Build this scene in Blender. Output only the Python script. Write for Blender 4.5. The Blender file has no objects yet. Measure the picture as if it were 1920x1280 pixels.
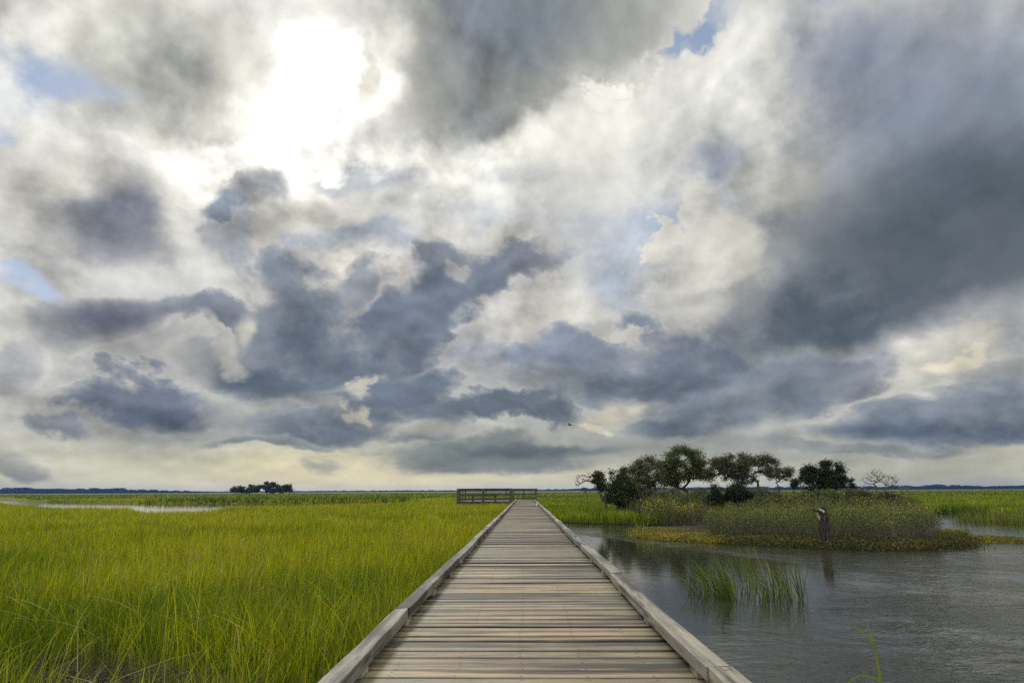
import bpy, bmesh, math, random
import numpy as np
from mathutils import Vector, Matrix, Euler, noise as mnoise
R = math.radians
C = bpy.context.scene.collection
sc = bpy.context.scene

# ------------------------------------------------------------------ camera
FPX = 1290.0                      # focal length in photo pixels (photo is 1920 wide)
EYE = 1.65                        # eye height above the water; the deck top is at 0.75
DECK = 0.75
cam_d = bpy.data.cameras.new('camera'); cam = bpy.data.objects.new('camera', cam_d); C.objects.link(cam)
cam_d.sensor_width = 36.0; cam_d.lens = 36.0 * FPX / 1920.0
cam_d.clip_start = 0.02; cam_d.clip_end = 12000
PITCH = math.atan((920.0 - 640.0) / FPX)
YAW = math.atan((983.0 - 960.0) / math.hypot(FPX, 280.0))
ROLL = R(0.27)
M_CAM = (Matrix.Rotation(YAW, 3, 'Z') @ Matrix.Rotation(R(90) + PITCH, 3, 'X') @ Matrix.Rotation(-ROLL, 3, 'Z'))
cam.matrix_world = Matrix.Translation((0, 0, EYE)) @ M_CAM.to_4x4()
sc.camera = cam

def pdir(px, py):
    """direction in the world seen at a photo pixel"""
    return (M_CAM @ Vector(((px - 960.0) / FPX, (640.0 - py) / FPX, -1.0))).normalized()
def at_y(px, py, Y):
    d = pdir(px, py); t = Y / d.y
    return Vector((d.x * t, Y, EYE + d.z * t))
def at_z(px, py, z=0.0):
    d = pdir(px, py); t = (z - EYE) / d.z
    return Vector((d.x * t, d.y * t, z))
def s2l(c):
    c = c / 255.0
    return c / 12.92 if c <= 0.04045 else ((c + 0.055) / 1.055) ** 2.4
def rgb(r, g, b): return (s2l(r), s2l(g), s2l(b), 1.0)

# ------------------------------------------------------------------ node helper
class NT:
    def __init__(self, nt): self.nt = nt; nt.nodes.clear()
    def n(self, typ, ins=None, **props):
        nd = self.nt.nodes.new(typ)
        for k, v in props.items(): setattr(nd, k, v)
        for k, v in (ins or {}).items():
            s = nd.inputs[k]
            if isinstance(v, bpy.types.NodeSocket): self.nt.links.new(v, s)
            elif v is not None: s.default_value = v
        return nd
    def math(self, op, a, b=0.0, c=None, clamp=False):
        nd = self.n('ShaderNodeMath', {0: a, 1: b}, operation=op, use_clamp=clamp)
        if c is not None:
            if isinstance(c, bpy.types.NodeSocket): self.nt.links.new(c, nd.inputs[2])
            else: nd.inputs[2].default_value = c
        return nd.outputs[0]
    def vmath(self, op, a, b=None, scale=None):
        nd = self.n('ShaderNodeVectorMath', {0: a}, operation=op)
        if b is not None:
            if isinstance(b, bpy.types.NodeSocket): self.nt.links.new(b, nd.inputs[1])
            else: nd.inputs[1].default_value = b
        if scale is not None:
            if isinstance(scale, bpy.types.NodeSocket): self.nt.links.new(scale, nd.inputs['Scale'])
            else: nd.inputs['Scale'].default_value = scale
        return nd.outputs[0]
    def noise(self, vec, scale, detail=4, rough=0.55, dist=0.0, out='Fac', dim='3D', **kw):
        nd = self.n('ShaderNodeTexNoise', {'Vector': vec, 'Scale': scale, 'Detail': detail, 'Roughness': rough, 'Distortion': dist}, noise_dimensions=dim, **kw)
        return nd.outputs[out if out != 'Fac' else 0]
    def mapr(self, v, a, b, c=0.0, d=1.0, smooth=True):
        nd = self.n('ShaderNodeMapRange', {'Value': v, 'From Min': a, 'From Max': b, 'To Min': c, 'To Max': d},
                    interpolation_type='SMOOTHSTEP' if smooth else 'LINEAR')
        return nd.outputs[0]
    def mix(self, f, a, b, blend='MIX'):
        nd = self.n('ShaderNodeMix', data_type='RGBA', blend_type=blend)
        nd.clamp_factor = True
        for s, v in ((nd.inputs[0], f), (nd.inputs[6], a), (nd.inputs[7], b)):
            if isinstance(v, bpy.types.NodeSocket): self.nt.links.new(v, s)
            else: s.default_value = v
        return nd.outputs[2]
    def ramp(self, f, stops, interp='LINEAR'):
        nd = self.n('ShaderNodeValToRGB', {0: f}); cr = nd.color_ramp; cr.interpolation = interp
        while len(cr.elements) < len(stops): cr.elements.new(0.5)
        for e, (p, c) in zip(cr.elements, stops): e.position = p; e.color = c
        return nd.outputs[0]
# ------------------------------------------------------------------ sky
w = bpy.data.worlds.new('World'); sc.world = w; w.use_nodes = True
W = NT(w.node_tree)
sun_dir = pdir(590, 150)
SUN_EL = math.asin(sun_dir.z); SUN_AZ = math.atan2(sun_dir.x, sun_dir.y)

tc = W.n('ShaderNodeTexCoord').outputs['Generated']
sp = W.n('ShaderNodeSeparateXYZ', {0: tc})
AZ = W.math('ARCTAN2', sp.outputs[0], sp.outputs[1])
EL = W.math('ARCSINE', sp.outputs[2])
P0 = W.n('ShaderNodeCombineXYZ', {0: AZ, 1: EL, 2: 0.0}).outputs[0]
# noise space: cloud detail is squeezed flat towards the horizon
hz = W.math('ADD', EL, W.math('MULTIPLY', W.math('LOGARITHM', W.math('ADD', W.math('MAXIMUM', EL, 0.0), 0.05), math.e), 0.10))
Q = W.n('ShaderNodeCombineXYZ', {0: AZ, 1: hz, 2: 0.37}).outputs[0]
nz = W.n('ShaderNodeTexNoise', {'Vector': Q, 'Scale': 5.0, 'Detail': 9.0, 'Roughness': 0.56, 'Distortion': 0.15}, noise_dimensions='2D')
damp = W.mapr(EL, 0.0, 0.22, 0.28, 1.0)
damp3 = W.n('ShaderNodeCombineXYZ', {0: 1.0, 1: damp, 2: 0.0}).outputs[0]
wv = W.vmath('SUBTRACT', nz.outputs[1], (0.5, 0.5, 0.5))
wv = W.vmath('MULTIPLY', wv, damp3)
PW = W.vmath('ADD', P0, W.vmath('SCALE', wv, scale=0.20))       # crisp, billowing
PS = W.vmath('ADD', P0, W.vmath('SCALE', wv, scale=0.11))       # soft
# puffs: rounded cells give the cauliflower edge
vo = W.n('ShaderNodeTexVoronoi', {'Vector': W.vmath('ADD', Q, W.vmath('SCALE', wv, scale=0.06)), 'Scale': 13.0, 'Detail': 3.0, 'Roughness': 0.6, 'Lacunarity': 2.3},
         voronoi_dimensions='2D', feature='F1')
puff = W.math('MULTIPLY', W.math('SUBTRACT', 0.5, vo.outputs['Distance']), 0.42)
fb = W.math('MULTIPLY', W.math('SUBTRACT', W.noise(Q, 9.0, 7, 0.6, dim='2D'), 0.5), 0.9)

fbm = W.math('MULTIPLY_ADD', fb, 2.4, 1.0)
pfm = W.math('MULTIPLY_ADD', W.math('ADD', W.math('MULTIPLY', fb, 0.45), puff), 2.6, 1.0)

def px2ae(x, y):
    d = pdir(x, y); return Vector((math.atan2(d.x, d.y), math.asin(d.z)))

# (x, y, rx, ry, angle, colour, kind)   positions are those of the real clouds, turned into azimuth and elevation
#   s = soft veil, m = medium, c = crisp cumulus edge
CL = [
 # broad tones
 (960, 905, 1500, 95, 0, (206,203,182), 's'),
 (650, 890, 420, 60, 0, (222,214,184), 's'),
 (1650, 890, 560, 60, 0, (178,178,164), 's'),
 (100, 860, 420, 60, 0, (196,196,180), 's'),
 (330, 260, 620, 360, 0, (232,231,227), 's'),
 (1150, 190, 620, 210, -20, (240,240,236), 's'),
 (1120, 440, 420, 150, 0, (182,191,206), 's'),
 (1180, 330, 420, 90, -10, (212,213,214), 's'),
 (900, 560, 480, 190, 0, (203,201,200), 's'),
 (240, 660, 420, 130, 0, (183,184,185), 's'),
 (640, 455, 150, 60, 0, (178,186,198), 'm'),
 (640, 545, 120, 90, 0, (232,226,215), 's'),
 (1500, 150, 420, 240, 0, (200,202,205), 's'),
 (1420, 230, 170, 90, -20, (208,208,206), 's'),
 (1180, 720, 560, 130, 0, (172,176,182), 's'),
 (420, 790, 420, 66, 0, (165,168,168), 's'),
 (1350, 830, 620, 55, 0, (160,164,162), 's'),
 # grey cloud upper left
 (330, 100, 260, 220, 10, (196,197,191), 's'),
 (290, 160, 170, 120, -10, (178,180,177), 's'),
 (250, 30, 150, 90, 0, (205,206,202), 's'),
 (465, 190, 90, 90, 0, (206,202,195), 's'),
 (90, 420, 150, 130, 0, (205,205,203), 's'),
 # dark grey cloud top centre
 (900, 70, 360, 230, -8, (168,170,168), 'm'),
 (1080, 40, 330, 130, -18, (165,168,166), 's'),
 (850, 170, 220, 110, -12, (150,154,155), 's'),
 (960, 10, 190, 140, 0, (126,136,149), 's'),
 (745, 190, 100, 80, 0, (166,167,162), 's'),
 (662, 135, 45, 70, 25, (203,199,190), 'm'),
 # band of bright cloud to its right
 (1150, 160, 190, 60, -28, (240,240,236), 'c'),
 (1010, 270, 210, 55, -8, (244,243,238), 's'),
 (1330, 120, 180, 60, -25, (226,226,224), 'm'),
 # glow
 (760, 320, 260, 42, 14, (244,242,236), 's'),
 (600, 190, 170, 150, 0, (243,243,240), 's'),
 (470, 290, 190, 60, 0, (250,249,246), 'm'),
 (690, 345, 120, 66, 0, (186,190,197), 'm'),
 (610, 400, 120, 66, -10, (208,206,202), 'm'),
 (720, 375, 110, 40, -8, (206,206,204), 's'),
 (595, 170, 150, 120, 0, (255,255,255), 's'),
 (650, 105, 90, 50, 0, (248,248,246), 's'),
 (700, 165, 60, 60, 0, (236,234,228), 's'),
 (540, 280, 150, 44, 0, (254,254,252), 'm'),
 (430, 300, 90, 30, -10, (246,246,243), 'm'),
 (662, 140, 34, 60, 25, (206,202,194), 'm'),
 (560, 10, 280, 60, 4, (222,221,217), 's'),
 (730, 90, 60, 70, 0, (214,213,208), 's'),
 (450, 120, 70, 90, 10, (214,212,206), 's'),
 # left column
 (190, 395, 160, 110, 20, (146,148,159), 's'),
 (215, 425, 120, 70, 20, (122,127,144), 's'),
 (120, 330, 100, 60, 0, (214,213,208), 's'),
 (465, 440, 110, 150, 5, (190,191,192), 'c'),
 (450, 470, 110, 90, 0, (170,174,184), 's'),
 (505, 352, 48, 36, 0, (158,163,170), 's'),
 (430, 388, 70, 44, -15, (140,151,170), 'm'),
 (520, 450, 42, 90, 0, (196,195,192), 'm'),
 (110, 545, 130, 60, 0, (208,208,207), 'c'),
 (175, 610, 150, 66, -6, (134,138,151), 's'),
 (210, 600, 90, 50, 0, (114,121,139), 's'),
 (360, 595, 110, 60, 0, (124,130,147), 'm'),
 (560, 590, 120, 100, 0, (138,145,158), 'm'),
 (530, 640, 150, 110, 0, (122,131,146), 'm'),
 (505, 705, 190, 52, 6, (101,113,128), 's'),
 (560, 650, 90, 110, 0, (106,118,135), 's'),
 (442, 612, 30, 44, 25, (194,193,186), 's'),
 (400, 655, 70, 26, 20, (182,182,180), 'm'),
 (20, 690, 90, 60, 0, (160,162,169), 's'),
 (285, 755, 150, 38, 8, (122,129,145), 'm'),
 (320, 785, 90, 24, 5, (106,117,134), 's'),
 (140, 793, 75, 20, 5, (136,141,150), 'm'),
 (600, 800, 170, 40, 0, (128,136,147), 'm'),
 (620, 812, 120, 22, 0, (114,124,138), 's'),
 (520, 836, 120, 15, 0, (144,150,153), 'm'),
 (590, 872, 50, 20, 0, (178,178,166), 'm'),
 (18, 850, 80, 44, 20, (158,159,154), 'm'),
 # centre
 (870, 440, 150, 70, 10, (206,205,202), 'c'),
 (785, 405, 52, 46, 0, (212,211,206), 'c'),
 (825, 490, 105, 52, 15, (128,136,153), 'm'),
 (950, 520, 120, 42, -30, (134,140,154), 'm'),
 (850, 560, 130, 66, -25, (118,128,145), 'm'),
 (735, 640, 140, 62, -20, (118,128,144), 'm'),
 (690, 560, 60, 50, -30, (150,155,165), 'm'),
 (1010, 600, 150, 70, -25, (202,200,197), 's'),
 (860, 508, 26, 20, 0, (170,172,178), 'm'),
 (905, 660, 110, 50, 0, (168,172,182), 's'),
 (775, 725, 90, 60, 0, (116,127,143), 'm'),
 (700, 705, 20, 30, 0, (192,190,182), 'm'),
 (716, 768, 13, 24, -10, (206,201,186), 'm'),
 (1160, 600, 150, 90, -20, (190,190,192), 'c'),
 (1195, 590, 60, 66, 0, (138,147,165), 'm'),
 (1160, 625, 50, 36, 0, (186,186,187), 'm'),
 (1080, 670, 110, 60, 0, (138,147,164), 'm'),
 (1310, 690, 170, 75, 5, (116,126,142), 'm'),
 (1150, 722, 230, 42, 0, (100,112,127), 's'),
 (950, 775, 190, 28, 0, (110,120,134), 'm'),
 (1150, 772, 110, 22, -14, (200,196,182), 's'),
 (1115, 785, 34, 11, 0, (216,208,190), 'm'),
 (810, 818, 70, 13, 0, (130,138,146), 'm'),
 (900, 852, 230, 34, 0, (134,141,142), 'm'),
 (830, 872, 110, 20, 0, (128,135,134), 's'),
 (1000, 846, 200, 13, -4, (110,121,130), 's'),
 (830, 805, 90, 22, 0, (165,167,164), 's'),
 # great slate cloud on the right
 (1190, 470, 190, 100, 0, (172,184,203), 's'),
 (1345, 490, 185, 175, -20, (214,213,208), 'c'),
 (1310, 400, 90, 66, -30, (220,219,214), 'c'),
 (1290, 520, 110, 70, 0, (190,190,190), 's'),
 (1235, 450, 74, 78, 0, (214,213,208), 'c'),
 (1365, 285, 66, 52, -20, (162,171,186), 's'),
 (1800, 230, 560, 330, 0, (140,150,167), 's'),
 (1650, 130, 250, 130, 0, (140,149,168), 's'),
 (1490, 385, 130, 130, -30, (172,172,170), 's'),
 (1700, 480, 520, 190, -14, (114,123,133), 's'),
 (1860, 420, 380, 230, -14, (94,105,117), 's'),
 (1560, 600, 320, 74, -8, (92,104,118), 's'),
 (1390, 560, 90, 90, 0, (166,167,170), 's'),
 (1240, 455, 66, 66, 0, (216,215,210), 'c'),
 (1312, 395, 60, 52, -20, (218,217,212), 'c'),
 (1340, 480, 110, 85, -20, (208,207,202), 'm'),
 (1300, 580, 80, 60, 0, (190,190,190), 's'),
 (1500, 590, 190, 70, -14, (98,110,124), 's'),
 (1400, 625, 90, 34, -6, (112,121,133), 's'),
 (1178, 600, 60, 36, 0, (200,199,197), 'c'),
 (790, 402, 46, 40, 0, (218,217,211), 'c'),
 # beneath it
 (1800, 640, 330, 80, -16, (180,182,187), 's'),
 (1740, 690, 170, 62, -16, (206,204,198), 'm'),
 (1780, 708, 66, 26, -20, (226,221,204), 'm'),
 (1880, 730, 120, 46, -10, (150,155,161), 's'),
 (1480, 715, 230, 60, -12, (136,144,158), 'm'),
 (1400, 765, 180, 40, -10, (114,126,139), 's'),
 (1270, 785, 110, 30, 0, (118,128,140), 'm'),
 (1560, 800, 120, 26, -25, (182,183,180), 'm'),
 (1750, 790, 290, 42, 0, (122,132,147), 'm'),
 (1700, 803, 230, 22, 0, (101,114,131), 's'),
 (1880, 812, 130, 22, 0, (98,111,128), 's'),
 (1560, 836, 260, 13, 0, (146,150,152), 'm'),
]
HOLES = [  # blue sky between the clouds
 (20, 165, 220, 78, 4, 'm', 1.0), (30, 110, 120, 40, 20, 'm', 1.0), (1320, 46, 120, 24, -32, 'm', 0.9), (1262, 84, 44, 14, -10, 'm', 0.8),
 (50, 545, 90, 42, 20, 'm', 0.75), (1545, 4, 60, 20, 0, 'm', 0.3),
]
EDGE = {'s': (0.0, 0.85), 'm': (0.03, 0.60), 'c': (0.14, 0.42)}
NAMP = {'s': None, 'm': 'fb', 'c': 'puff'}

def blob(x, y, rx, ry, ang, kind):
    c = px2ae(x, y); a = R(ang)
    # size in azimuth/elevation from the neighbourhood of the centre
    e1 = px2ae(x + rx * 0.5 * math.cos(a), y + rx * 0.5 * math.sin(a)) - c
    e2 = px2ae(x - ry * 0.5 * math.sin(a), y + ry * 0.5 * math.cos(a)) - c
    global LOCAL
    mp = W.n('ShaderNodeMapping', {'Vector': PS if kind == 's' else PW}, vector_type='TEXTURE')
    mp.inputs['Location'].default_value = (c.x, c.y, 0)
    mp.inputs['Rotation'].default_value = (0, 0, math.atan2(e1.y, e1.x))
    mp.inputs['Scale'].default_value = (e1.length * 2.35, e2.length * 2.35, 1)
    sv = (Vector((SUN_AZ, SUN_EL + 0.25)) - c).normalized(); rr_ = (e1.length * abs(e1.normalized().dot(sv)) + e2.length * abs(e2.normalized().dot(sv))) * 2.35
    LOCAL = (c + sv * rr_ * 0.65, math.atan2(-sv.y, -sv.x), rr_ * 1.3)
    g = W.n('ShaderNodeTexGradient', {0: mp.outputs[0]}, gradient_type='SPHERICAL').outputs[1]
    if kind == 'm': g = W.math('MULTIPLY', g, fbm)
    if kind == 'c': g = W.math('MULTIPLY', g, pfm)
    e = EDGE[kind]
    return W.mapr(g, e[0], e[1])

# base gradient round the whole sky, broken up by broad noise
col = W.ramp(W.math('DIVIDE', EL, 1.5708), [(0.0, rgb(200,198,180)), (0.04, rgb(196,196,188)), (0.14, rgb(190,193,198)), (0.32, rgb(214,215,216)), (1.0, rgb(236,238,240))])
big = W.noise(Q, 2.2, 7, 0.6, dim='2D')
back = W.mapr(W.math('ABSOLUTE', AZ), 0.75, 1.1)
col = W.mix(W.math('MULTIPLY', W.mapr(big, 0.42, 0.72), W.math('MULTIPLY', back, 0.8)), col, rgb(150,158,170))
DK = 0.0
for (x, y, rx, ry, ang, c, k) in CL:
    m = blob(x, y, rx, ry, ang, k)
    if max(c) < 172 and y < 860: DK = W.math('MAXIMUM', DK, W.math('MULTIPLY', m, min(1.0, (190 - max(c)) / 40.0)))
    if k == 's': m = W.math('MULTIPLY', m, 0.92)
    cc = rgb(*c)
    if k in 'mc' and rx > 60 and 300 < y < 880:       # cloud tops towards the sun light, undersides dark
        mp2 = W.n('ShaderNodeMapping', {'Vector': PW}, vector_type='TEXTURE')
        mp2.inputs['Location'].default_value = (LOCAL[0].x, LOCAL[0].y, 0); mp2.inputs['Rotation'].default_value = (0, 0, LOCAL[1]); mp2.inputs['Scale'].default_value = (LOCAL[2],) * 3
        dt = W.n('ShaderNodeTexGradient', {0: mp2.outputs[0]}, gradient_type='LINEAR').outputs[1]
        a_ = 1.28 if max(c) < 172 else 1.10; b_ = 0.84 if max(c) < 172 else 0.80
        col = W.mix(m, col, tuple(min(0.95, q_ * a_) for q_ in cc[:3]) + (1,))
        m = W.math('MULTIPLY', m, dt); cc = tuple(q_ * b_ for q_ in cc[:3]) + (1,)
    col = W.mix(m, col, cc)
# broken cloud at every scale: thin places let light through, thick ones turn slate
lum0 = W.n('ShaderNodeRGBToBW', {0: col}).outputs[0]
band = W.math('MULTIPLY', W.mapr(EL, 0.015, 0.10, 0.25, 1.0), W.mapr(EL, 0.40, 0.62, 1.0, 0.55))
slab = W.mapr(blob(1760, 380, 420, 330, -10, 's'), 0.1, 0.8, 1.0, 0.3)
band = W.math('MULTIPLY', band, slab)
cv = W.vmath('ADD', Q, W.vmath('SCALE', wv, scale=0.10))
nb = W.noise(cv, 5.5, 8, 0.54, dim='2D')
nb = W.math('ADD', nb, W.math('MULTIPLY', puff, 0.30))
thick = W.math('MULTIPLY', W.mapr(nb, 0.50, 0.72), band)
lite = W.math('MULTIPLY', W.mapr(nb, 0.47, 0.30), band)
col = W.mix(W.math('MULTIPLY', thick, 0.48), col, W.mix(W.mapr(lum0, 0.35, 0.75), rgb(96,107,124), rgb(168,171,176)))
col = W.mix(W.math('MULTIPLY', lite, 0.30), col, W.mix(W.mapr(lum0, 0.25, 0.6), rgb(168,172,178), rgb(236,234,228)))
# bright rims round the dark clouds
rim = W.math('MULTIPLY', W.math('MULTIPLY', W.mapr(DK, 0.01, 0.12), W.mapr(DK, 0.30, 0.12)), W.mapr(nb, 0.62, 0.42, 0.3, 1.0))
col = W.mix(W.math('MULTIPLY', rim, W.mapr(EL, 0.02, 0.12, 0.05, 0.20)), col, rgb(228,226,220))
# relief inside the clouds: the side of each billow towards the sun is lighter
sd = Vector((SUN_AZ, SUN_EL + 0.10 * math.log(SUN_EL + 0.05)))
tosun = W.vmath('NORMALIZE', W.vmath('SUBTRACT', (sd.x, sd.y, 0.37), Q))
Q2 = W.vmath('ADD', Q, W.vmath('SCALE', tosun, scale=0.020))
n1 = W.noise(Q, 6.5, 7, 0.50, dim='2D'); n2 = W.noise(Q2, 6.5, 7, 0.50, dim='2D')
rel = W.math('MULTIPLY', W.math('SUBTRACT', n1, n2), 1.7)
rel = W.math('ADD', rel, W.math('MULTIPLY', W.math('SUBTRACT', n1, 0.5), 0.42))
rel = W.math('MULTIPLY', rel, W.mapr(big, 0.35, 0.65, 0.45, 1.1))
rel = W.math('MULTIPLY', rel, W.math('MULTIPLY', W.mapr(EL, 0.0, 0.10, 0.35, 1.0), W.mapr(slab, 0.3, 1.0, 0.45, 1.0)))
gain = W.math('ADD', 1.0, W.math('MAXIMUM', W.math('MINIMUM', rel, 0.45), -0.4))
col = W.vmath('SCALE', col, scale=gain)
# the unseen part of the sky, overhead and behind, is made brighter to add light on the ground
open_ = W.math('MAXIMUM', W.mapr(W.math('ABSOLUTE', AZ), 0.95, 1.6), W.mapr(EL, 0.72, 1.0))
col = W.vmath('SCALE', col, scale=W.math('MULTIPLY_ADD', open_, 0.95, 1.0))
col = W.vmath('MULTIPLY', col, (1.0, 0.992, 0.955))
col = W.n('ShaderNodeGamma', {0: col, 1: 1.16}).outputs[0]
col = W.vmath('SCALE', col, scale=1.05)
# real glare of the hidden sun
sa = W.n('ShaderNodeVectorMath', {0: W.vmath('NORMALIZE', tc), 1: sun_dir}, operation='DOT_PRODUCT').outputs['Value']
lum = W.n('ShaderNodeRGBToBW', {0: col}).outputs[0]
thin = W.math('POWER', W.math('MINIMUM', lum, 1.0), 3.0)
gl = W.math('MULTIPLY', W.math('POWER', W.math('MAXIMUM', sa, 0.0), 190.0), 0.8)
gl = W.math('ADD', gl, W.math('MULTIPLY', W.math('POWER', W.math('MAXIMUM', sa, 0.0), 24.0), 0.14))
gl = W.math('MULTIPLY', gl, W.math('ADD', thin, 0.03))
col = W.vmath('ADD', col, W.vmath('SCALE', (1.0, 0.985, 0.95), scale=gl))
# blue sky in the holes
sky = W.n('ShaderNodeTexSky', sky_type='NISHITA', sun_disc=False)
sky.sun_elevation = SUN_EL; sky.sun_rotation = SUN_AZ; sky.altitude = 5; sky.air_density = 1.0; sky.dust_density = 0.4; sky.ozone_density = 2.5
hm = None
for (x, y, rx, ry, ang, k, amt) in HOLES:
    m = W.math('MULTIPLY', blob(x, y, rx, ry, ang, k), amt)
    m = W.math('MULTIPLY', m, W.mapr(n1, 0.42, 0.60, 1.0, 0.25)) if k == 'm' or rx < 100 else W.math('MULTIPLY', m, W.mapr(n1, 0.5, 0.66, 1.0, 0.3))
    hm = m if hm is None else W.math('MAXIMUM', hm, m)
WST = 0.1
cs = W.vmath('SCALE', col, scale=1.0 / WST)
sk = W.vmath('MULTIPLY', sky.outputs[0], (0.62, 0.62, 0.66))
sk = W.vmath('ADD', sk, (1.3, 1.6, 1.9))
fin = W.mix(hm, cs, sk)
# below the horizon: dim, as the land would be
fin = W.mix(W.mapr(EL, -0.03, 0.0), (0.9, 0.9, 0.75, 1), fin)
bg = W.n('ShaderNodeBackground', {0: fin, 1: WST})
W.n('ShaderNodeOutputWorld', {0: bg.outputs[0]})
w.cycles.sampling_method = 'MANUAL'; w.cycles.sample_map_resolution = 512

sun_d = bpy.data.lights.new('sun', 'SUN'); sun = bpy.data.objects.new('sun', sun_d); C.objects.link(sun)
sun_d.energy = 1.5; sun_d.angle = R(12); sun_d.color = (1.0, 0.95, 0.86)
sun.rotation_euler = (-sun_dir).to_track_quat('-Z', 'Y').to_euler()
sun.location = (0, 0, 60)

sc.view_settings.view_transform = 'Standard'; sc.view_settings.look = 'None'
sc.view_settings.exposure = 0.0; sc.view_settings.gamma = 1.0
# ------------------------------------------------------------------ helpers for objects
rng = np.random.default_rng(11)
rnd = random.Random(5)

def tag(o, label=None, cat=None, group=None, kind=None):
    if label: o['label'] = label
    if cat: o['category'] = cat
    if group: o['group'] = group
    if kind: o['kind'] = kind
    return o
def empty(name, loc=(0, 0, 0)):
    o = bpy.data.objects.new(name, None); C.objects.link(o); o.location = loc; o.empty_display_size = 0.2
    return o
def link(name, me, mat, parent=None):
    o = bpy.data.objects.new(name, me); C.objects.link(o)
    if mat: me.materials.append(mat)
    if parent: o.parent = parent
    return o
def raw_mesh(name, co, faces_idx, loop_start, loop_total, tint=None, smooth=False):
    me = bpy.data.meshes.new(name)
    me.vertices.add(len(co)); me.vertices.foreach_set('co', np.asarray(co, np.float32).ravel())
    me.loops.add(len(faces_idx)); me.loops.foreach_set('vertex_index', np.asarray(faces_idx, np.int32))
    me.polygons.add(len(loop_start))
    me.polygons.foreach_set('loop_start', np.asarray(loop_start, np.int32))
    me.update(calc_edges=True)
    if tint is not None:
        a = me.attributes.new('tint', 'FLOAT_COLOR', 'POINT'); a.data.foreach_set('color', np.asarray(tint, np.float32).ravel())
    me.polygons.foreach_set('use_smooth', np.full(len(loop_start), smooth, bool))
    me.validate(verbose=False)
    return me
def quads_mesh(name, co, nq, tint=None, smooth=False):
    return raw_mesh(name, co, np.arange(nq * 4), np.arange(nq) * 4, None, tint, smooth)
def grid_faces(nu, nv, base=0, wrap=False):
    f = []
    for i in range(nu - 1):
        for j in range(nv if wrap else nv - 1):
            a = base + i * nv + j; b = base + i * nv + (j + 1) % nv
            f.append((a, b, b + nv, a + nv))
    return f

class MB:
    """collects shapes into one mesh"""
    def __init__(self): self.v = []; self.f = []; self.t = []
    def add(self, vs, fs, tint=(0.5, 0.5, 0.5, 1)):
        b = len(self.v); self.v += [tuple(p) for p in vs]; self.f += [tuple(b + i for i in f) for f in fs]; self.t += [tint] * len(vs)
    def box(self, x0, x1, y0, y1, z0, z1, bev=0.006, tint=(0.5, 0.5, 0.5, 1)):
        b = min(bev, (x1 - x0) * .3, (y1 - y0) * .3, (z1 - z0) * .3); vs = []
        for z, k in ((z0, b), (z0 + b, 0), (z1 - b, 0), (z1, b)):
            xa, xb, ya, yb = x0 + k, x1 - k, y0 + k, y1 - k
            c = b * 0.5 if k == 0 else 0
            for p in ((xa + c, ya), (xb - c, ya), (xb, ya + c), (xb, yb - c), (xb - c, yb), (xa + c, yb), (xa, yb - c), (xa, ya + c)): vs.append((p[0], p[1], z))
        fs = grid_faces(4, 8, wrap=True) + [tuple(range(7, -1, -1)), tuple(range(24, 32))]
        self.add(vs, fs, tint)
    def tube(self, pts, rad, n=6, tint=(0.5, 0.5, 0.5, 1), cap=True):
        vs = []; m = len(pts); up = Vector((0.13, 0.2, 0.97))
        for i, p in enumerate(pts):
            p = Vector(p); d = (Vector(pts[min(i + 1, m - 1)]) - Vector(pts[max(i - 1, 0)])).normalized()
            s = d.cross(up if abs(d.dot(up)) < 0.95 else Vector((1, 0, 0))).normalized(); t = s.cross(d)
            for k in range(n):
                a = 2 * math.pi * k / n; vs.append(p + (s * math.cos(a) + t * math.sin(a)) * rad[i])
        fs = grid_faces(m, n, wrap=True)
        if cap: fs += [tuple(range(n)), tuple(range(n * m - 1, n * m - n - 1, -1))]
        self.add(vs, fs, tint)
    def build(self, name, mat, parent=None, smooth=False):
        me = bpy.data.meshes.new(name); me.from_pydata(self.v, [], self.f); me.update()
        a = me.attributes.new('tint', 'FLOAT_COLOR', 'POINT'); a.data.foreach_set('color', np.array(self.t, np.float32).ravel())
        if smooth: me.polygons.foreach_set('use_smooth', np.ones(len(me.polygons), bool))
        return link(name, me, mat, parent)

# ------------------------------------------------------------------ materials
def new_mat(name):
    m = bpy.data.materials.new(name); m.use_nodes = True
    return m, NT(m.node_tree)
def out(N, sh): N.n('ShaderNodeOutputMaterial', {0: sh})
def bump(N, h, strength=0.4, dist=0.01):
    return N.n('ShaderNodeBump', {'Height': h, 'Strength': strength, 'Distance': dist}).outputs[0]

def foliage_mat(name, stops, patch=None, patch_scale=0.15, transl=0.4, rough=0.55, spec=0.25):
    """tint.r picks the hue along the ramp, tint.g the lightness of each leaf"""
    m, N = new_mat(name)
    at = N.n('ShaderNodeAttribute', attribute_name='tint'); sx = N.n('ShaderNodeSeparateColor', {0: at.outputs['Color']})
    pos = N.n('ShaderNodeNewGeometry').outputs['Position']
    f = sx.outputs[0]
    if patch:
        pn = N.noise(pos, patch_scale, 3, 0.6)
        f = N.math('ADD', f, N.math('MULTIPLY', N.math('SUBTRACT', pn, 0.5), patch), clamp=True)
    c = N.ramp(f, stops)
    c = N.vmath('SCALE', c, scale=N.math('ADD', 0.22, N.math('MULTIPLY', sx.outputs[1], 1.56)))
    p = N.n('ShaderNodeBsdfPrincipled', {'Base Color': c, 'Roughness': rough, 'Specular IOR Level': spec})
    tr = N.n('ShaderNodeBsdfTranslucent', {0: N.vmath('MULTIPLY', c, (1.15, 1.15, 0.6))})
    mx = N.n('ShaderNodeMixShader', {0: transl, 1: p.outputs[0], 2: tr.outputs[0]})
    out(N, mx.outputs[0]); return m

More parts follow.
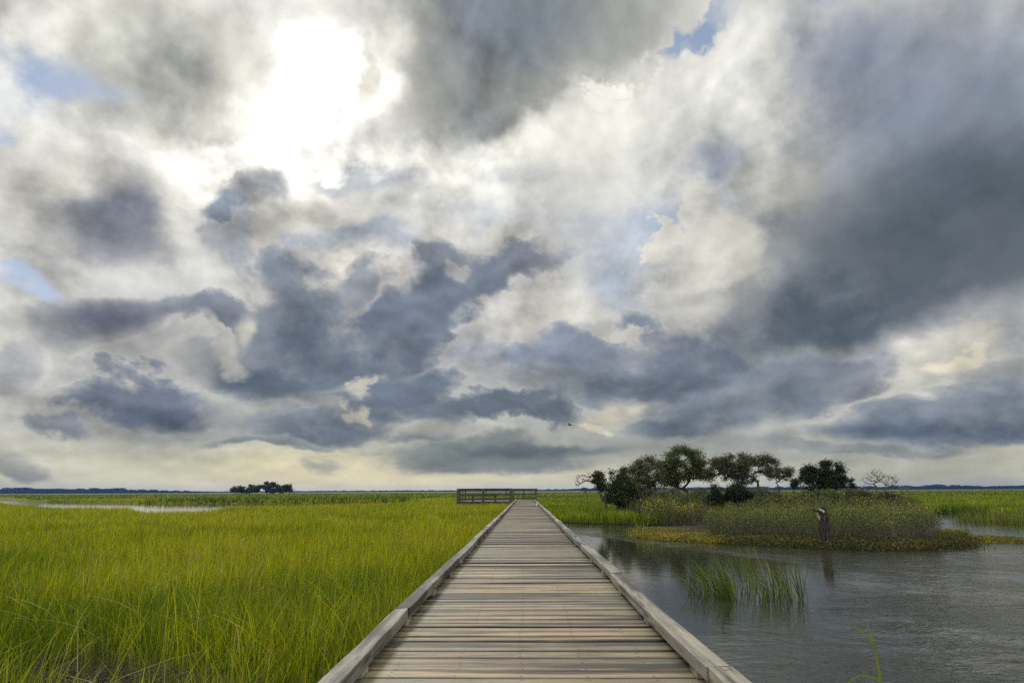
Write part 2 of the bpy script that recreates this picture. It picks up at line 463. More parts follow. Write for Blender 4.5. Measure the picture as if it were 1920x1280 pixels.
M = {}
M['grass'] = foliage_mat('cordgrass', [(0.0, (0.025, 0.055, 0.005, 1)), (0.35, (0.085, 0.135, 0.004, 1)), (0.62, (0.275, 0.295, 0.006, 1)),
                                      (0.82, (0.29, 0.27, 0.010, 1)), (0.93, (0.22, 0.16, 0.06, 1)), (1.0, (0.34, 0.27, 0.16, 1))], patch=0.95, patch_scale=0.22, transl=0.45)
M['reed'] = foliage_mat('reed', [(0.0, (0.03, 0.05, 0.012, 1)), (0.5, (0.075, 0.11, 0.012, 1)), (0.8, (0.16, 0.18, 0.02, 1)), (1.0, (0.26, 0.22, 0.07, 1))], transl=0.35)
M['scrub'] = foliage_mat('scrub_leaf', [(0.0, (0.022, 0.032, 0.010, 1)), (0.35, (0.042, 0.056, 0.012, 1)), (0.6, (0.095, 0.11, 0.020, 1)), (0.85, (0.25, 0.25, 0.03, 1)), (1.0, (0.42, 0.36, 0.05, 1))], patch=0.9, patch_scale=0.9, transl=0.3)
M['twig'] = foliage_mat('scrub_twig', [(0.0, (0.035, 0.028, 0.022, 1)), (0.6, (0.10, 0.085, 0.075, 1)), (1.0, (0.24, 0.22, 0.20, 1))], transl=0.0, rough=0.9)
M['mat'] = foliage_mat('saltwort', [(0.0, (0.022, 0.022, 0.008, 1)), (0.4, (0.095, 0.09, 0.010, 1)), (0.75, (0.24, 0.21, 0.010, 1)), (1.0, (0.28, 0.17, 0.02, 1))], patch=0.9, patch_scale=0.7, transl=0.3)
M['oak'] = foliage_mat('oak_leaf', [(0.0, (0.014, 0.020, 0.006, 1)), (0.5, (0.055, 0.075, 0.012, 1)), (0.85, (0.11, 0.13, 0.018, 1)), (1.0, (0.15, 0.12, 0.03, 1))], transl=0.25, spec=0.4)
M['greyoak'] = foliage_mat('grey_leaf', [(0.0, (0.028, 0.030, 0.018, 1)), (0.5, (0.080, 0.086, 0.034, 1)), (1.0, (0.16, 0.14, 0.07, 1))], transl=0.2, spec=0.3)
M['cedar'] = foliage_mat('cedar_leaf', [(0.0, (0.008, 0.014, 0.005, 1)), (0.6, (0.022, 0.034, 0.008, 1)), (1.0, (0.05, 0.06, 0.015, 1))], transl=0.12)

def bark(name, a, b, sc=(14, 14, 3)):
    m, N = new_mat(name)
    pos = N.n('ShaderNodeTexCoord').outputs['Object']
    q = N.vmath('MULTIPLY', pos, sc)
    n1 = N.noise(q, 1.0, 6, 0.65); c = N.mix(N.mapr(n1, 0.35, 0.68), a, b)
    p = N.n('ShaderNodeBsdfPrincipled', {'Base Color': c, 'Roughness': 0.92, 'Specular IOR Level': 0.15, 'Normal': bump(N, n1, 0.9, 0.03)})
    out(N, p.outputs[0]); return m
M['bark'] = bark('bark', (0.022, 0.018, 0.014, 1), (0.085, 0.072, 0.058, 1))
M['deadwood'] = bark('dead_wood', (0.06, 0.05, 0.043, 1), (0.24, 0.21, 0.18, 1))
M['stump'] = bark('stump_wood', (0.010, 0.009, 0.008, 1), (0.085, 0.075, 0.066, 1), (22, 22, 5))
M['palewood'] = bark('pale_wood', (0.25, 0.22, 0.19, 1), (0.62, 0.57, 0.5, 1), (20, 20, 6))

def wood(name, axis, light, dark, alt, algae=0.0, nails=False, roughness=0.78, contrast=1.0, cracks=0.5):
    """weathered timber. axis: grain direction 0=x 1=y 2=z; tint = (tone, across, seed)"""
    m, N = new_mat(name)
    pos = N.n('ShaderNodeNewGeometry').outputs['Position']
    at = N.n('ShaderNodeAttribute', attribute_name='tint'); sx = N.n('ShaderNodeSeparateColor', {0: at.outputs['Color']})
    tone, acr, seed = sx.outputs[0], sx.outputs[1], sx.outputs[2]
    st = [34.0, 34.0, 34.0]; st[axis] = 1.7
    off = N.n('ShaderNodeCombineXYZ', {0: N.math('MULTIPLY', seed, 37.0), 1: N.math('MULTIPLY', seed, 91.0), 2: N.math('MULTIPLY', seed, 53.0)}).outputs[0]
    wob = N.n('ShaderNodeTexNoise', {'Vector': pos, 'Scale': 1.6, 'Detail': 3.0}).outputs[1]
    q = N.vmath('ADD', N.vmath('MULTIPLY', N.vmath('ADD', pos, N.vmath('SCALE', wob, scale=0.035)), tuple(st)), off)
    g1 = N.noise(q, 1.0, 6, 0.68)
    g2 = N.noise(N.vmath('MULTIPLY', q, tuple([0.22 if i == axis else 0.16 for i in range(3)])), 1.0, 5, 0.62)
    bl = N.noise(N.vmath('ADD', N.vmath('MULTIPLY', pos, tuple([2.2 if i == axis else 7.0 for i in range(3)])), off), 1.0, 5, 0.6)
    c = N.mix(tone, light, alt)
    c = N.mix(N.mapr(g2, 0.43, 0.60), c, dark)
    c = N.mix(N.math('MULTIPLY', N.mapr(bl, 0.50, 0.74), 0.75), c, N.vmath('MULTIPLY', c, (0.40, 0.38, 0.38)))
    c = N.mix(N.math('MULTIPLY', N.mapr(bl, 0.45, 0.28), 0.5), c, (0.25, 0.235, 0.185, 1))
    c = N.vmath('SCALE', c, scale=N.math('ADD', 1.0 - 0.85 * contrast, N.math('MULTIPLY', g1, 1.70 * contrast)))
    crk = N.mapr(g1, 0.39, 0.33)
    c = N.mix(N.math('MULTIPLY', crk, cracks), c, (0.02, 0.018, 0.015, 1))
    # sap knots and dirt specks
    sp_ = N.n('ShaderNodeTexVoronoi', {'Vector': N.vmath('MULTIPLY', pos, (4.0, 9.0, 5.0)), 'Scale': 1.0, 'Randomness': 1.0})
    kn = N.math('MULTIPLY', N.mapr(sp_.outputs['Distance'], 0.15, 0.06), N.mapr(bl, 0.42, 0.6))
    c = N.mix(N.math('MULTIPLY', kn, 0.8), c, (0.025, 0.022, 0.018, 1))
    if algae:
        px_ = N.n('ShaderNodeSeparateXYZ', {0: pos}).outputs[0]
        edge = N.mapr(N.math('ABSOLUTE', px_), 0.25, 0.85)
        an = N.noise(N.vmath('ADD', N.vmath('MULTIPLY', pos, (1.4, 3.2, 1.0)), N.vmath('SCALE', off, scale=0.2)), 1.0, 5, 0.65)
        am = N.math('MULTIPLY', N.mapr(N.math('ADD', an, N.math('MULTIPLY', edge, 0.22)), 0.50, 0.80), algae)
        c = N.mix(am, c, N.vmath('MULTIPLY', c, (0.70, 0.94, 0.84)))
    if nails:
        px_ = N.n('ShaderNodeSeparateXYZ', {0: pos}).outputs[0]
        jx = N.math('MULTIPLY', N.math('PINGPONG', N.math('ADD', N.math('ADD', px_, 0.02), N.math('MULTIPLY', seed, 0.022)), 0.165), 1.0)
        vy = N.math('MULTIPLY', N.math('SUBTRACT', N.math('ABSOLUTE', N.math('SUBTRACT', acr, 0.5)), 0.27), 0.14)
        dd = N.math('SQRT', N.math('ADD', N.math('MULTIPLY', jx, jx), N.math('MULTIPLY', vy, vy)))
        c = N.mix(N.math('MULTIPLY', N.mapr(dd, 0.0105, 0.006), 0.92), c, (0.02, 0.017, 0.015, 1))
        c = N.mix(N.math('MULTIPLY', N.mapr(acr, 0.42, 0.02), N.mapr(bl, 0.34, 0.60, 0.35, 0.9)), c, N.vmath('MULTIPLY', c, (0.30, 0.27, 0.25)))  # painted shade on the near side of each cupped plank, broken up like dirt
        c = N.mix(N.math('MULTIPLY', N.mapr(N.math('ABSOLUTE', N.math('SUBTRACT', acr, 0.5)), 0.36, 0.5), 0.75), c, N.vmath('MULTIPLY', c, (0.4, 0.38, 0.36)))  # plank edges darkened in colour as the shade of the gaps
    h = N.math('ADD', N.math('MULTIPLY', g1, 0.6), N.math('MULTIPLY', N.math('SUBTRACT', 1.0, crk), 0.5))
    p = N.n('ShaderNodeBsdfPrincipled', {'Base Color': c, 'Roughness': roughness, 'Specular IOR Level': 0.4, 'Normal': bump(N, h, 0.55, 0.006)})
    out(N, p.outputs[0]); return m
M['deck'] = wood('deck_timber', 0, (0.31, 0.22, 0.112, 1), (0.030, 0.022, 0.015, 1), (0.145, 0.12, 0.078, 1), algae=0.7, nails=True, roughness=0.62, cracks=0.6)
M['rail'] = wood('rail_timber', 1, (0.26, 0.23, 0.175, 1), (0.040, 0.034, 0.028, 1), (0.155, 0.14, 0.12, 1), algae=0.15, roughness=0.75, cracks=0.85)
M['block'] = wood('block_timber', 2, (0.36, 0.31, 0.22, 1), (0.14, 0.12, 0.10, 1), (0.3, 0.27, 0.2, 1))
M['frame'] = wood('frame_timber', 0, (0.075, 0.058, 0.042, 1), (0.030, 0.025, 0.020, 1), (0.06, 0.05, 0.04, 1), cracks=0.3)
M['post'] = wood('post_timber', 2, (0.10, 0.09, 0.062, 1), (0.035, 0.032, 0.025, 1), (0.075, 0.07, 0.055, 1), cracks=0.4)

# water
m, N = new_mat('pond_water'); M['water'] = m
pos = N.n('ShaderNodeNewGeometry').outputs['Position']
sxy = N.n('ShaderNodeSeparateXYZ', {0: pos})
wob = N.n('ShaderNodeTexNoise', {'Vector': pos, 'Scale': 0.35, 'Detail': 3.0}).outputs[1]
q = N.vmath('ADD', pos, N.vmath('SCALE', N.vmath('SUBTRACT', wob, (0.5, 0.5, 0.5)), scale=1.6))
w1 = N.noise(N.vmath('MULTIPLY', q, (2.4, 4.2, 1.0)), 1.0, 4, 0.55)
w2 = N.noise(N.vmath('MULTIPLY', q, (9.0, 20.0, 1.0)), 1.0, 3, 0.5)
w3 = N.noise(N.vmath('MULTIPLY', q, (0.7, 1.3, 1.0)), 1.0, 3, 0.5)
h = N.math('ADD', N.math('MULTIPLY', w1, 0.042), N.math('ADD', N.math('MULTIPLY', w2, 0.009), N.math('MULTIPLY', w3, 0.03)))
# calm water in the lee of the boardwalk and in slicks, wind ripples in the open
def side_of(p, q_, soft0, soft1):
    d_ = Vector((q_[0] - p[0], q_[1] - p[1])).normalized(); nrm = (-d_.y, d_.x, 0.0)
    v = N.vmath('SUBTRACT', pos, (p[0], p[1], 0.0)); dt = N.n('ShaderNodeVectorMath', {0: v, 1: nrm}, operation='DOT_PRODUCT').outputs['Value']
    return N.mapr(N.math('ADD', dt, N.math('MULTIPLY', N.math('SUBTRACT', N.noise(N.vmath('MULTIPLY', pos, (0.7, 0.5, 1.0)), 1.0, 3, 0.5), 0.5), 0.9)), soft0, soft1)
A_, B_, C_, D_ = at_z(1177, 1014), at_z(1475, 1054), at_z(1590, 1090), at_z(1150, 1275)
lee = N.math('MAXIMUM', side_of(A_, B_, -0.2, 0.3), side_of(C_, D_, -0.8, 2.0))
gust = N.mapr(N.noise(N.vmath('MULTIPLY', q, (0.22, 0.30, 1.0)), 1.0, 3, 0.55), 0.38, 0.58, 0.25, 1.0)
dst = N.n('ShaderNodeVectorMath', {0: pos}, operation='LENGTH').outputs['Value']
amp = N.math('MULTIPLY', N.math('ADD', 0.05, N.math('MULTIPLY', N.math('MULTIPLY', lee, gust), 0.95)), N.mapr(dst, 14.0, 42.0, 1.0, 0.18))
bp = N.n('ShaderNodeBump', {'Height': h, 'Strength': amp, 'Distance': 1.0}).outputs[0]
mudn = N.noise(pos, 0.4, 3, 0.5)
wc = N.mix(mudn, (0.017, 0.019, 0.011, 1), (0.034, 0.033, 0.020, 1))
p = N.n('ShaderNodeBsdfPrincipled', {'Base Color': wc, 'Roughness': 0.06, 'IOR': 1.333, 'Specular IOR Level': 0.5, 'Normal': bp})
out(N, p.outputs[0])

# marsh ground: wet mud near, a canopy of grass seen from afar beyond
m, N = new_mat('marsh_ground'); M['ground'] = m
pos = N.n('ShaderNodeNewGeometry').outputs['Position']
sxy = N.n('ShaderNodeSeparateXYZ', {0: pos})
dist = N.n('ShaderNodeVectorMath', {0: pos}, operation='LENGTH').outputs['Value']
mud = N.mix(N.noise(pos, 3.0, 5, 0.6), (0.012, 0.012, 0.006, 1), (0.04, 0.034, 0.02, 1))
pn = N.noise(N.vmath('MULTIPLY', pos, (0.010, 0.035, 1.0)), 1.0, 6, 0.62)
pn2 = N.noise(N.vmath('MULTIPLY', pos, (0.5, 0.5, 1.0)), 1.0, 4, 0.7)
far = N.ramp(N.math('ADD', pn, N.math('MULTIPLY', N.math('SUBTRACT', pn2, 0.5), 0.5)), [(0.3, (0.06, 0.075, 0.008, 1)), (0.48, (0.115, 0.13, 0.010, 1)), (0.62, (0.15, 0.13, 0.020, 1)), (0.8, (0.13, 0.15, 0.010, 1))])
c = N.mix(N.mapr(dist, 70.0, 112.0), mud, far)
p = N.n('ShaderNodeBsdfPrincipled', {'Base Color': c, 'Roughness': 0.9, 'Specular IOR Level': 0.1, 'Normal': bump(N, N.noise(pos, 1.2, 5, 0.7), 0.8, 0.5)})
out(N, p.outputs[0])

def plain(name, col, rough=0.8):
    m, N = new_mat(name)
    n1 = N.noise(N.n('ShaderNodeNewGeometry').outputs['Position'], 9.0, 3)
    c = N.mix(n1, tuple(k * 0.8 for k in col[:3]) + (1,), tuple(min(1, k * 1.2) for k in col[:3]) + (1,))
    out(N, N.n('ShaderNodeBsdfPrincipled', {'Base Color': c, 'Roughness': rough}).outputs[0]); return m
M['bird'] = plain('dark_feather', (0.03, 0.028, 0.025))
M['white'] = plain('white_scrap', (0.75, 0.74, 0.70))
M['farwood'] = foliage_mat('far_wood_leaf', [(0.0, (0.014, 0.022, 0.018, 1)), (1.0, (0.04, 0.05, 0.03, 1))], transl=0.0, rough=1.0, spec=0.0)
# ------------------------------------------------------------------ where land and water are (outlines measured from the photograph, then fixed in metres)
def poly_w(pts, z=0.0): return np.array([[*at_z(x, y, z).xy] for x, y in pts])
def inside(poly, X, Y):
    r = np.zeros(X.shape, bool); n = len(poly); j = n - 1
    for i in range(n):
        xi, yi = poly[i]; xj, yj = poly[j]
        c = ((yi > Y) != (yj > Y)) & (X < (xj - xi) * (Y - yi) / (yj - yi + 1e-12) + xi); r ^= c; j = i
    return r
def wav(X, Y, f, a, s=0.0):
    return a * (np.sin(X * f + 1.3 * np.sin(Y * f * 0.7 + s) + s) * 0.6 + np.sin(Y * f * 1.7 + 2.1 * np.sin(X * f * 0.9 + s * 2) + 2 * s) * 0.4)
W_POND = np.array([[-0.6, -80.0], [220.0, -80.0], [220.0, 46.0], [60.0, 46.0], [*at_z(1920, 972, 0).xy], [*at_z(1860, 966, 0).xy], [*at_z(1745, 961, 0).xy],
                   [*at_z(1728, 968, 0).xy], [*at_z(1732, 985, 0).xy], [*at_z(1752, 1001, 0).xy], [*at_z(1812, 1010, 0).xy], [*at_z(1826, 1022, 0).xy], [*at_z(1760, 1028, 0).xy], [*at_z(1680, 1030, 0).xy],
                   [*at_z(1560, 1027, 0).xy], [*at_z(1450, 1021, 0).xy], [*at_z(1350, 1017, 0).xy], [*at_z(1250, 1013, 0).xy], [*at_z(1200, 1006, 0).xy],
                   [*at_z(1190, 998, 0).xy], [*at_z(1235, 992, 0).xy], [*at_z(1310, 991, 0).xy], [*at_z(1290, 986, 0).xy], [*at_z(1200, 984, 0).xy], [*at_z(1100, 982, 0).xy], [*at_z(1060, 979, 0).xy], [0.3, 33.0], [-0.6, 26.0]])
W_CREEK = np.array([[-420.0, 175.0], [*at_z(20, 935.5, 0).xy], [*at_z(60, 940.5, 0).xy], [*at_z(230, 943.2, 0).xy], [*at_z(400, 943.8, 0).xy], [*at_z(560, 943.0, 0).xy], [*at_z(700, 942.6, 0).xy], [-11.5, 92.0], [-11.8, 80.0],
                    [-15.5, 72.0], [-22.0, 66.0], [-25.5, 60.0], [-22.5, 50.0], [-19.5, 44.0], [-21.5, 41.5], [-25.5, 47.0], [-31.0, 54.0], [-38.0, 57.0], [-45.0, 64.0], [-54.0, 74.0], [-76.0, 98.0], [-110.0, 118.0], [-130.0, 124.0], [-420.0, 138.0]])
def is_water(X, Y):
    Xw = X + wav(X, Y, 0.9, 0.25); Yw = Y + wav(Y, X, 0.8, 0.35, 1.0)
    wtr = inside(W_POND, Xw, Yw) | inside(W_CREEK, Xw + wav(X, Y, 0.25, 0.8), Yw + wav(Y, X, 0.2, 1.2, 2.0))
    return wtr
W_ISLE = np.array([[*at_z(x, y, 0).xy] for x, y in ((1190, 998), (1200, 1006), (1250, 1013), (1350, 1017), (1450, 1021), (1560, 1027), (1680, 1030), (1760, 1028), (1826, 1022), (1812, 1010), (1752, 1001), (1732, 985), (1728, 968), (1745, 961))]
                  + [[22.3, 40.0], [24.5, 52.0], [22.0, 58.0], [12.0, 58.0], [5.0, 46.0], [6.5, 40.0], [7.2, 36.0]])

# ground sheet out to the horizon
xs = np.unique(np.concatenate([np.linspace(-2600, -130, 26), np.linspace(-130, -40, 70), np.linspace(-40, 40, 200), np.linspace(40, 130, 60), np.linspace(130, 2600, 26)]))
ys = np.unique(np.concatenate([np.linspace(-150, -10, 12), np.linspace(-10, 60, 176), np.linspace(60, 130, 100), np.linspace(130, 300, 40), np.linspace(300, 3200, 40)]))
GX, GY = np.meshgrid(xs, ys)
wat = is_water(GX, GY)
GZ = np.where(wat, -0.45, 0.06)
isle = inside(W_ISLE, GX, GY) & ~wat
GZ = GZ + np.where(isle, 0.07, 0.0)
dd = np.hypot(GX, GY); k = np.clip((dd - 105) / 40, 0, 1)
GZ = np.where(wat, GZ, GZ + k * 0.44 + k * wav(GX, GY, 0.05, 0.06))
co = np.stack([GX.ravel(), GY.ravel(), GZ.ravel()], 1)
nx, ny = len(xs), len(ys)
ii, jj = np.meshgrid(np.arange(ny - 1), np.arange(nx - 1), indexing='ij')
a = (ii * nx + jj).ravel(); F = np.stack([a, a + 1, a + nx + 1, a + nx], 1).ravel()
me = raw_mesh('ground', co, F, np.arange(len(a)) * 4, None, smooth=True)
g = link('ground', me, M['ground']); tag(g, kind='structure')
me = bpy.data.meshes.new('water'); me.from_pydata([(-500, -150, 0), (500, -150, 0), (500, 400, 0), (-500, 400, 0)], [], [(0, 1, 2, 3)])
g = link('water', me, M['water']); tag(g, kind='structure')

# ------------------------------------------------------------------ grass
def blades(x, y, z, h, wd, tone, lean=0.10, droop=0.22, levels=3, lean_dir=None):
    """ribbon blades; returns vertex array, quads padded to 4 (last one a triangle folded on itself)"""
    n = len(x); az = rng.uniform(0, 2 * np.pi, n)
    ld = rng.uniform(0, 2 * np.pi, n) if lean_dir is None else lean_dir + rng.normal(0, 0.8, n)
    le = np.abs(rng.normal(0, lean, n)) * h; dr = np.abs(rng.normal(0, droop, n)) * h
    ts = np.linspace(0, 1, levels + 1)
    V = np.zeros((n, (levels) * 2 + 1, 3))
    for i, t in enumerate(ts):
        off = le * t + dr * t ** 2.6
        cx = x + np.cos(ld) * off; cy = y + np.sin(ld) * off
        cz = z + h * t * (1 - 0.18 * (dr / h) * t * t * 2) 
        if i == levels: V[:, -1] = np.stack([cx, cy, cz], 1)
        else:
            ww = wd * (0.8 + 0.2 * math.sin(t * 3.0)) * (1 - 0.55 * t) * 0.5
            sx_, sy_ = np.cos(az) * ww, np.sin(az) * ww
            V[:, 2 * i] = np.stack([cx - sx_, cy - sy_, cz], 1); V[:, 2 * i + 1] = np.stack([cx + sx_, cy + sy_, cz], 1)
    T = np.zeros((n, levels * 2 + 1, 4)); T[:, :, 0] = tone[:, None]; T[:, :, 1] = rng.uniform(0.15, 0.85, n)[:, None]; T[:, :, 3] = 1
    return V, T
def blade_mesh(name, parts):
    co = []; ti = []; idx = []; ls = []; vb = 0; lb = 0
    for V, T in parts:
        n, k, _ = V.shape; L = (k - 1) // 2
        base = (np.arange(n) * k + vb)[:, None]
        loc = []; st = []
        for i in range(L - 1): st.append(len(loc)); loc += [2 * i, 2 * i + 1, 2 * i + 3, 2 * i + 2]
        st.append(len(loc)); loc += [2 * L - 2, 2 * L - 1, 2 * L]
        idx.append((base + np.array(loc)[None, :]).ravel()); ls.append(((np.arange(n) * len(loc))[:, None] + np.array(st)[None, :] + lb).ravel())
        lb += n * len(loc); vb += n * k
        co.append(V.reshape(-1, 3)); ti.append(T.reshape(-1, 4))
    return raw_mesh(name, np.concatenate(co), np.concatenate(idx), np.concatenate(ls), None, np.concatenate(ti))

def lowf(X, Y):   # broad patches of tall and short growth
    return wav(X, Y, 0.16, 1.0, 0.4) * 0.5 + wav(X, Y, 0.47, 1.0, 2.4) * 0.3 + wav(Y, X, 1.3, 1.0, 0.9) * 0.2
HOLLOWS = [(-2.75, 5.15, 0.55, 0.62), (-3.6, 5.6, 0.45, 0.42), (-2.3, 4.7, 0.22, 0.42), (-1.9, 4.9, 0.45, 0.3), (-19.5, 23.5, 4.5, 1.1), (-10.0, 12.0, 2.6, 0.35), (-6.2, 9.0, 1.2, 0.25), (-3.2, 9.6, 1.0, 0.22), (-11, 20, 2.2, .5)]
def hollow(X, Y):
    r = np.zeros(X.shape)
    for hx, hy, rx, ry in HOLLOWS:
        d = np.hypot((X - hx + 0.3 * wav(X, Y, 2.3, 1.0)) / rx, (Y - hy) / ry); r = np.maximum(r, np.clip((1.3 - d) * 1.8, 0, 1))
    return r
def scatter(y0, y1, side, coef, hmax, wmin, wk, levels, halfw=0.80, extra=3.0):
    """side -1 left of the boardwalk, +1 right; density falls with distance while blades widen"""
    out_ = []; Yb = y0
    while Yb < y1:
        st = max(0.25, Yb * 0.06); Ym = Yb + st / 2
        wdt = max(wmin, wk * Ym); dens = coef / wdt
        width = halfw * Ym + extra; n = int(dens * width * st)
        x = rng.uniform(0, width, n) * side; y = rng.uniform(Yb, Yb + st, n)
        out_.append(np.stack([x, y, np.full(n, wdt)], 1)); Yb += st
    P = np.concatenate(out_); x, y, wd = P.T
    keep = ~is_water(x, y)
    bw = np.abs(x - 0.03) < 0.98
    keep &= ~((bw) & (y < 75))
    keep &= ~((x > -6.5) & (x < 1.2) & (y > 63) & (y < 73.5))
    keep &= ~inside(W_ISLE, x, y)
    x, y, wd = x[keep], y[keep], wd[keep]
    hl = hollow(x, y); keep = rng.uniform(0, 1, len(x)) > hl * 1.05
    x, y, wd, hl = x[keep], y[keep], wd[keep], hl[keep]
    # shoots stand in tufts: each tuft has its own height, hue and spread
    nt_ = max(1, len(x) // 11); ti = np.minimum(np.argsort(np.argsort(y + rng.uniform(0, 0.02, len(x)))) // 11, nt_ - 1) if False else rng.integers(0, nt_, len(x))
    o_ = np.argsort(y); x, y, wd, hl = x[o_], y[o_], wd[o_], hl[o_]
    blk = np.maximum(1, 400); gi = np.arange(len(x)) // blk                     # neighbours in distance share a pool of tufts
    per = 36; tid = gi * per + rng.integers(0, per, len(x)); first = gi * blk
    src = np.minimum(first + (tid - gi * per) * (blk // per), len(x) - 1)
    intuft = rng.uniform(0, 1, len(x)) < 0.62
    tr = 0.035 + 0.0045 * y
    jx, jy = rng.normal(0, 1, len(x)) * tr, rng.normal(0, 1, len(x)) * tr
    nx_, ny_ = np.where(intuft, x[src] + jx, x), np.where(intuft, y[src] + jy, y)
    okk = ~is_water(nx_, ny_) & ~((np.abs(nx_ - 0.03) < 0.98) & (ny_ < 75)) & (rng.uniform(0, 1, len(x)) > hollow(nx_, ny_) * 1.05)
    x, y = np.where(okk, nx_, x), np.where(okk, ny_, y)
    ldir = np.where(intuft, np.arctan2(jy, jx), -0.5)
    trn = np.random.default_rng(77).normal(0, 1, (tid.max() + 1, 2)); tuft_t = np.where(intuft, trn[tid, 0], 0.0); tuft_h = np.where(intuft, trn[tid, 1], 0.0)
    lf = lowf(x, y)
    h = hmax * (0.84 + 0.12 * lf + 0.05 * wav(x, y, 3.1, 1.0, 1.7)) * np.clip(rng.normal(0.9, 0.10, len(x)) + 0.09 * tuft_h, 0.4, 1.3) * (1 - 0.45 * hl)
    # young short shoots make the layers below
    sh = rng.uniform(0, 1, len(x)) < 0.22; h = np.where(sh, h * rng.uniform(0.5, 0.85, len(x)), h)
    tone = np.clip(0.50 - 0.22 * (side > 0) + 0.12 * lf + rng.normal(0, 0.08, len(x)) + 0.11 * tuft_t + np.clip((y - 12) / 60, -0.12, 0.10), 0, 0.86)
    dead = rng.uniform(0, 1, len(x)); tone = np.where(dead < 0.035, rng.uniform(0.9, 1.0, len(x)), tone); tone = np.where((hl > 0.3) & (dead < 0.4), rng.uniform(0.86, 0.93, len(x)), tone)
    return blades(x, y, np.full(len(x), 0.03), h, wd * rng.uniform(0.7, 1.3, len(x)), tone, lean=0.13, levels=levels, lean_dir=ldir)

near = [scatter(-3.0, 3.0, -1, 2.2, 0.80, 0.008, 0.001, 3, 0.3, 4.0), scatter(3.0, 9.0, -1, 4.4, 0.80, 0.0085, 0.0010, 4)]
mid = [scatter(9.0, 40.0, -1, 3.8, 0.78, 0.006, 0.00095, 3)]
far_ = [scatter(40.0, 125.0, -1, 3.2, 0.74, 0.006, 0.00115, 2, 0.82, 6)]
# taller dark grass along the far bank of the creek
n = 9000; x = rng.uniform(-95, -13, n); y = 98 + rng.uniform(0, 14, n); kp = ~is_water(x, y) & is_water(x, y - 5.0)
far_.append(blades(x[kp], y[kp], np.full(kp.sum(), 0.05), rng.uniform(0.7, 1.05, kp.sum()), np.full(kp.sum(), 0.12), np.clip(rng.normal(0.02, 0.06, kp.sum()), 0, 0.3), levels=2))
# long arching blades and dead stalks standing out of the near grass
n = 620; x = rng.uniform(-7, -1.1, n); y = rng.uniform(3.4, 9.5, n); kp = hollow(x, y) < 0.5; x, y = x[kp], y[kp]; n = len(x)
near.append(blades(x, y, np.full(n, 0.03), rng.uniform(0.75, 1.02, n), np.full(n, 0.008), np.clip(rng.normal(0.62, 0.08, n), 0, 0.85), lean=0.25, droop=0.75, levels=7))
n = 60; x = rng.uniform(-7, -1.1, n); y = rng.uniform(3.6, 12, n)
near.append(blades(x, y, np.full(n, 0.03), rng.uniform(0.75, 1.0, n), np.full(n, 0.010), rng.uniform(0.9, 1.0, n), lean=0.1, droop=0.02, levels=3))
n = 420; x = rng.normal(-2.8, 0.6, n); y = rng.normal(5.1, 0.35, n)      # flattened straw in the hollow
near.append(blades(x, y, np.full(n, 0.18), rng.uniform(0.12, 0.28, n), np.full(n, 0.006), rng.uniform(0.87, 0.92, n), lean=0.9, droop=1.2, levels=4))
n = 70; x = rng.uniform(-1.25, -1.02, n); y = rng.uniform(3.2, 14, n)     # blades that lean against the curb
near.append(blades(x, y, np.full(n, 0.03), rng.uniform(0.7, 0.95, n), np.full(n, 0.007), np.clip(rng.normal(0.55, 0.1, n), 0, 0.85), lean=0.15, droop=0.5, levels=6))
tag(link('marsh_grass', blade_mesh('marsh_grass', near + mid + far_), M['grass']), 'bright yellow green marsh grass filling the left side of the boardwalk', 'marsh grass', kind='stuff')
n = 1700; x = rng.uniform(-4.4, -1.7, n * 6); y = rng.uniform(4.0, 6.4, n * 6); kp = hollow(x, y) > rng.uniform(0.3, 0.9, n * 6); x, y = x[kp][:n], y[kp][:n]; n = len(x)  # dark stems added to stand in for the shade deep in the gap
dg = blades(x, y, rng.uniform(0.05, 0.34, n), rng.uniform(0.06, 0.20, n), np.full(n, 0.007), rng.uniform(0.0, 0.5, n) ** 2.5, lean=1.4, droop=1.2, levels=4)
tag(link('gap_shade_grass', blade_mesh('gap_shade_grass', [dg]), M['twig']), 'dark brown dead grass added as the shade in the gap at the lower left', 'dead grass', kind='stuff')
rightp = [scatter(20.0, 60.0, 1, 3.6, 0.74, 0.006, 0.00095, 3, 0.9, 6), scatter(60.0, 125.0, 1, 3.0, 0.72, 0.006, 0.00115, 2, 0.9, 6)]
tag(link('marsh_grass', blade_mesh('marsh_grass_right', rightp), M['grass']), 'green marsh grass behind the pond and island, right of the boardwalk', 'marsh grass', kind='stuff')
# tufts that roughen the far marsh
n = 60000; x = rng.uniform(-1, 1, n); y = 125 + 400 * rng.uniform(0, 1, n) ** 1.6; x = x * (0.85 * y + 10)
kp = ~is_water(x, y); x, y = x[kp], y[kp]
tn = np.clip(0.30 + 0.16 * np.sin(y * 0.13 + 2 * np.sin(x * 0.02)) + rng.normal(0, 0.08, len(x)), 0, 0.86)
tag(link('far_marsh_grass', blade_mesh('far_marsh_grass', [blades(x, y, np.full(len(x), 0.40), rng.uniform(0.2, 0.5, len(x)), 0.0016 * y, tn, levels=2)]), M['grass']), 'far marsh grass in a thin yellow green band along the horizon', 'marsh grass', kind='stuff')
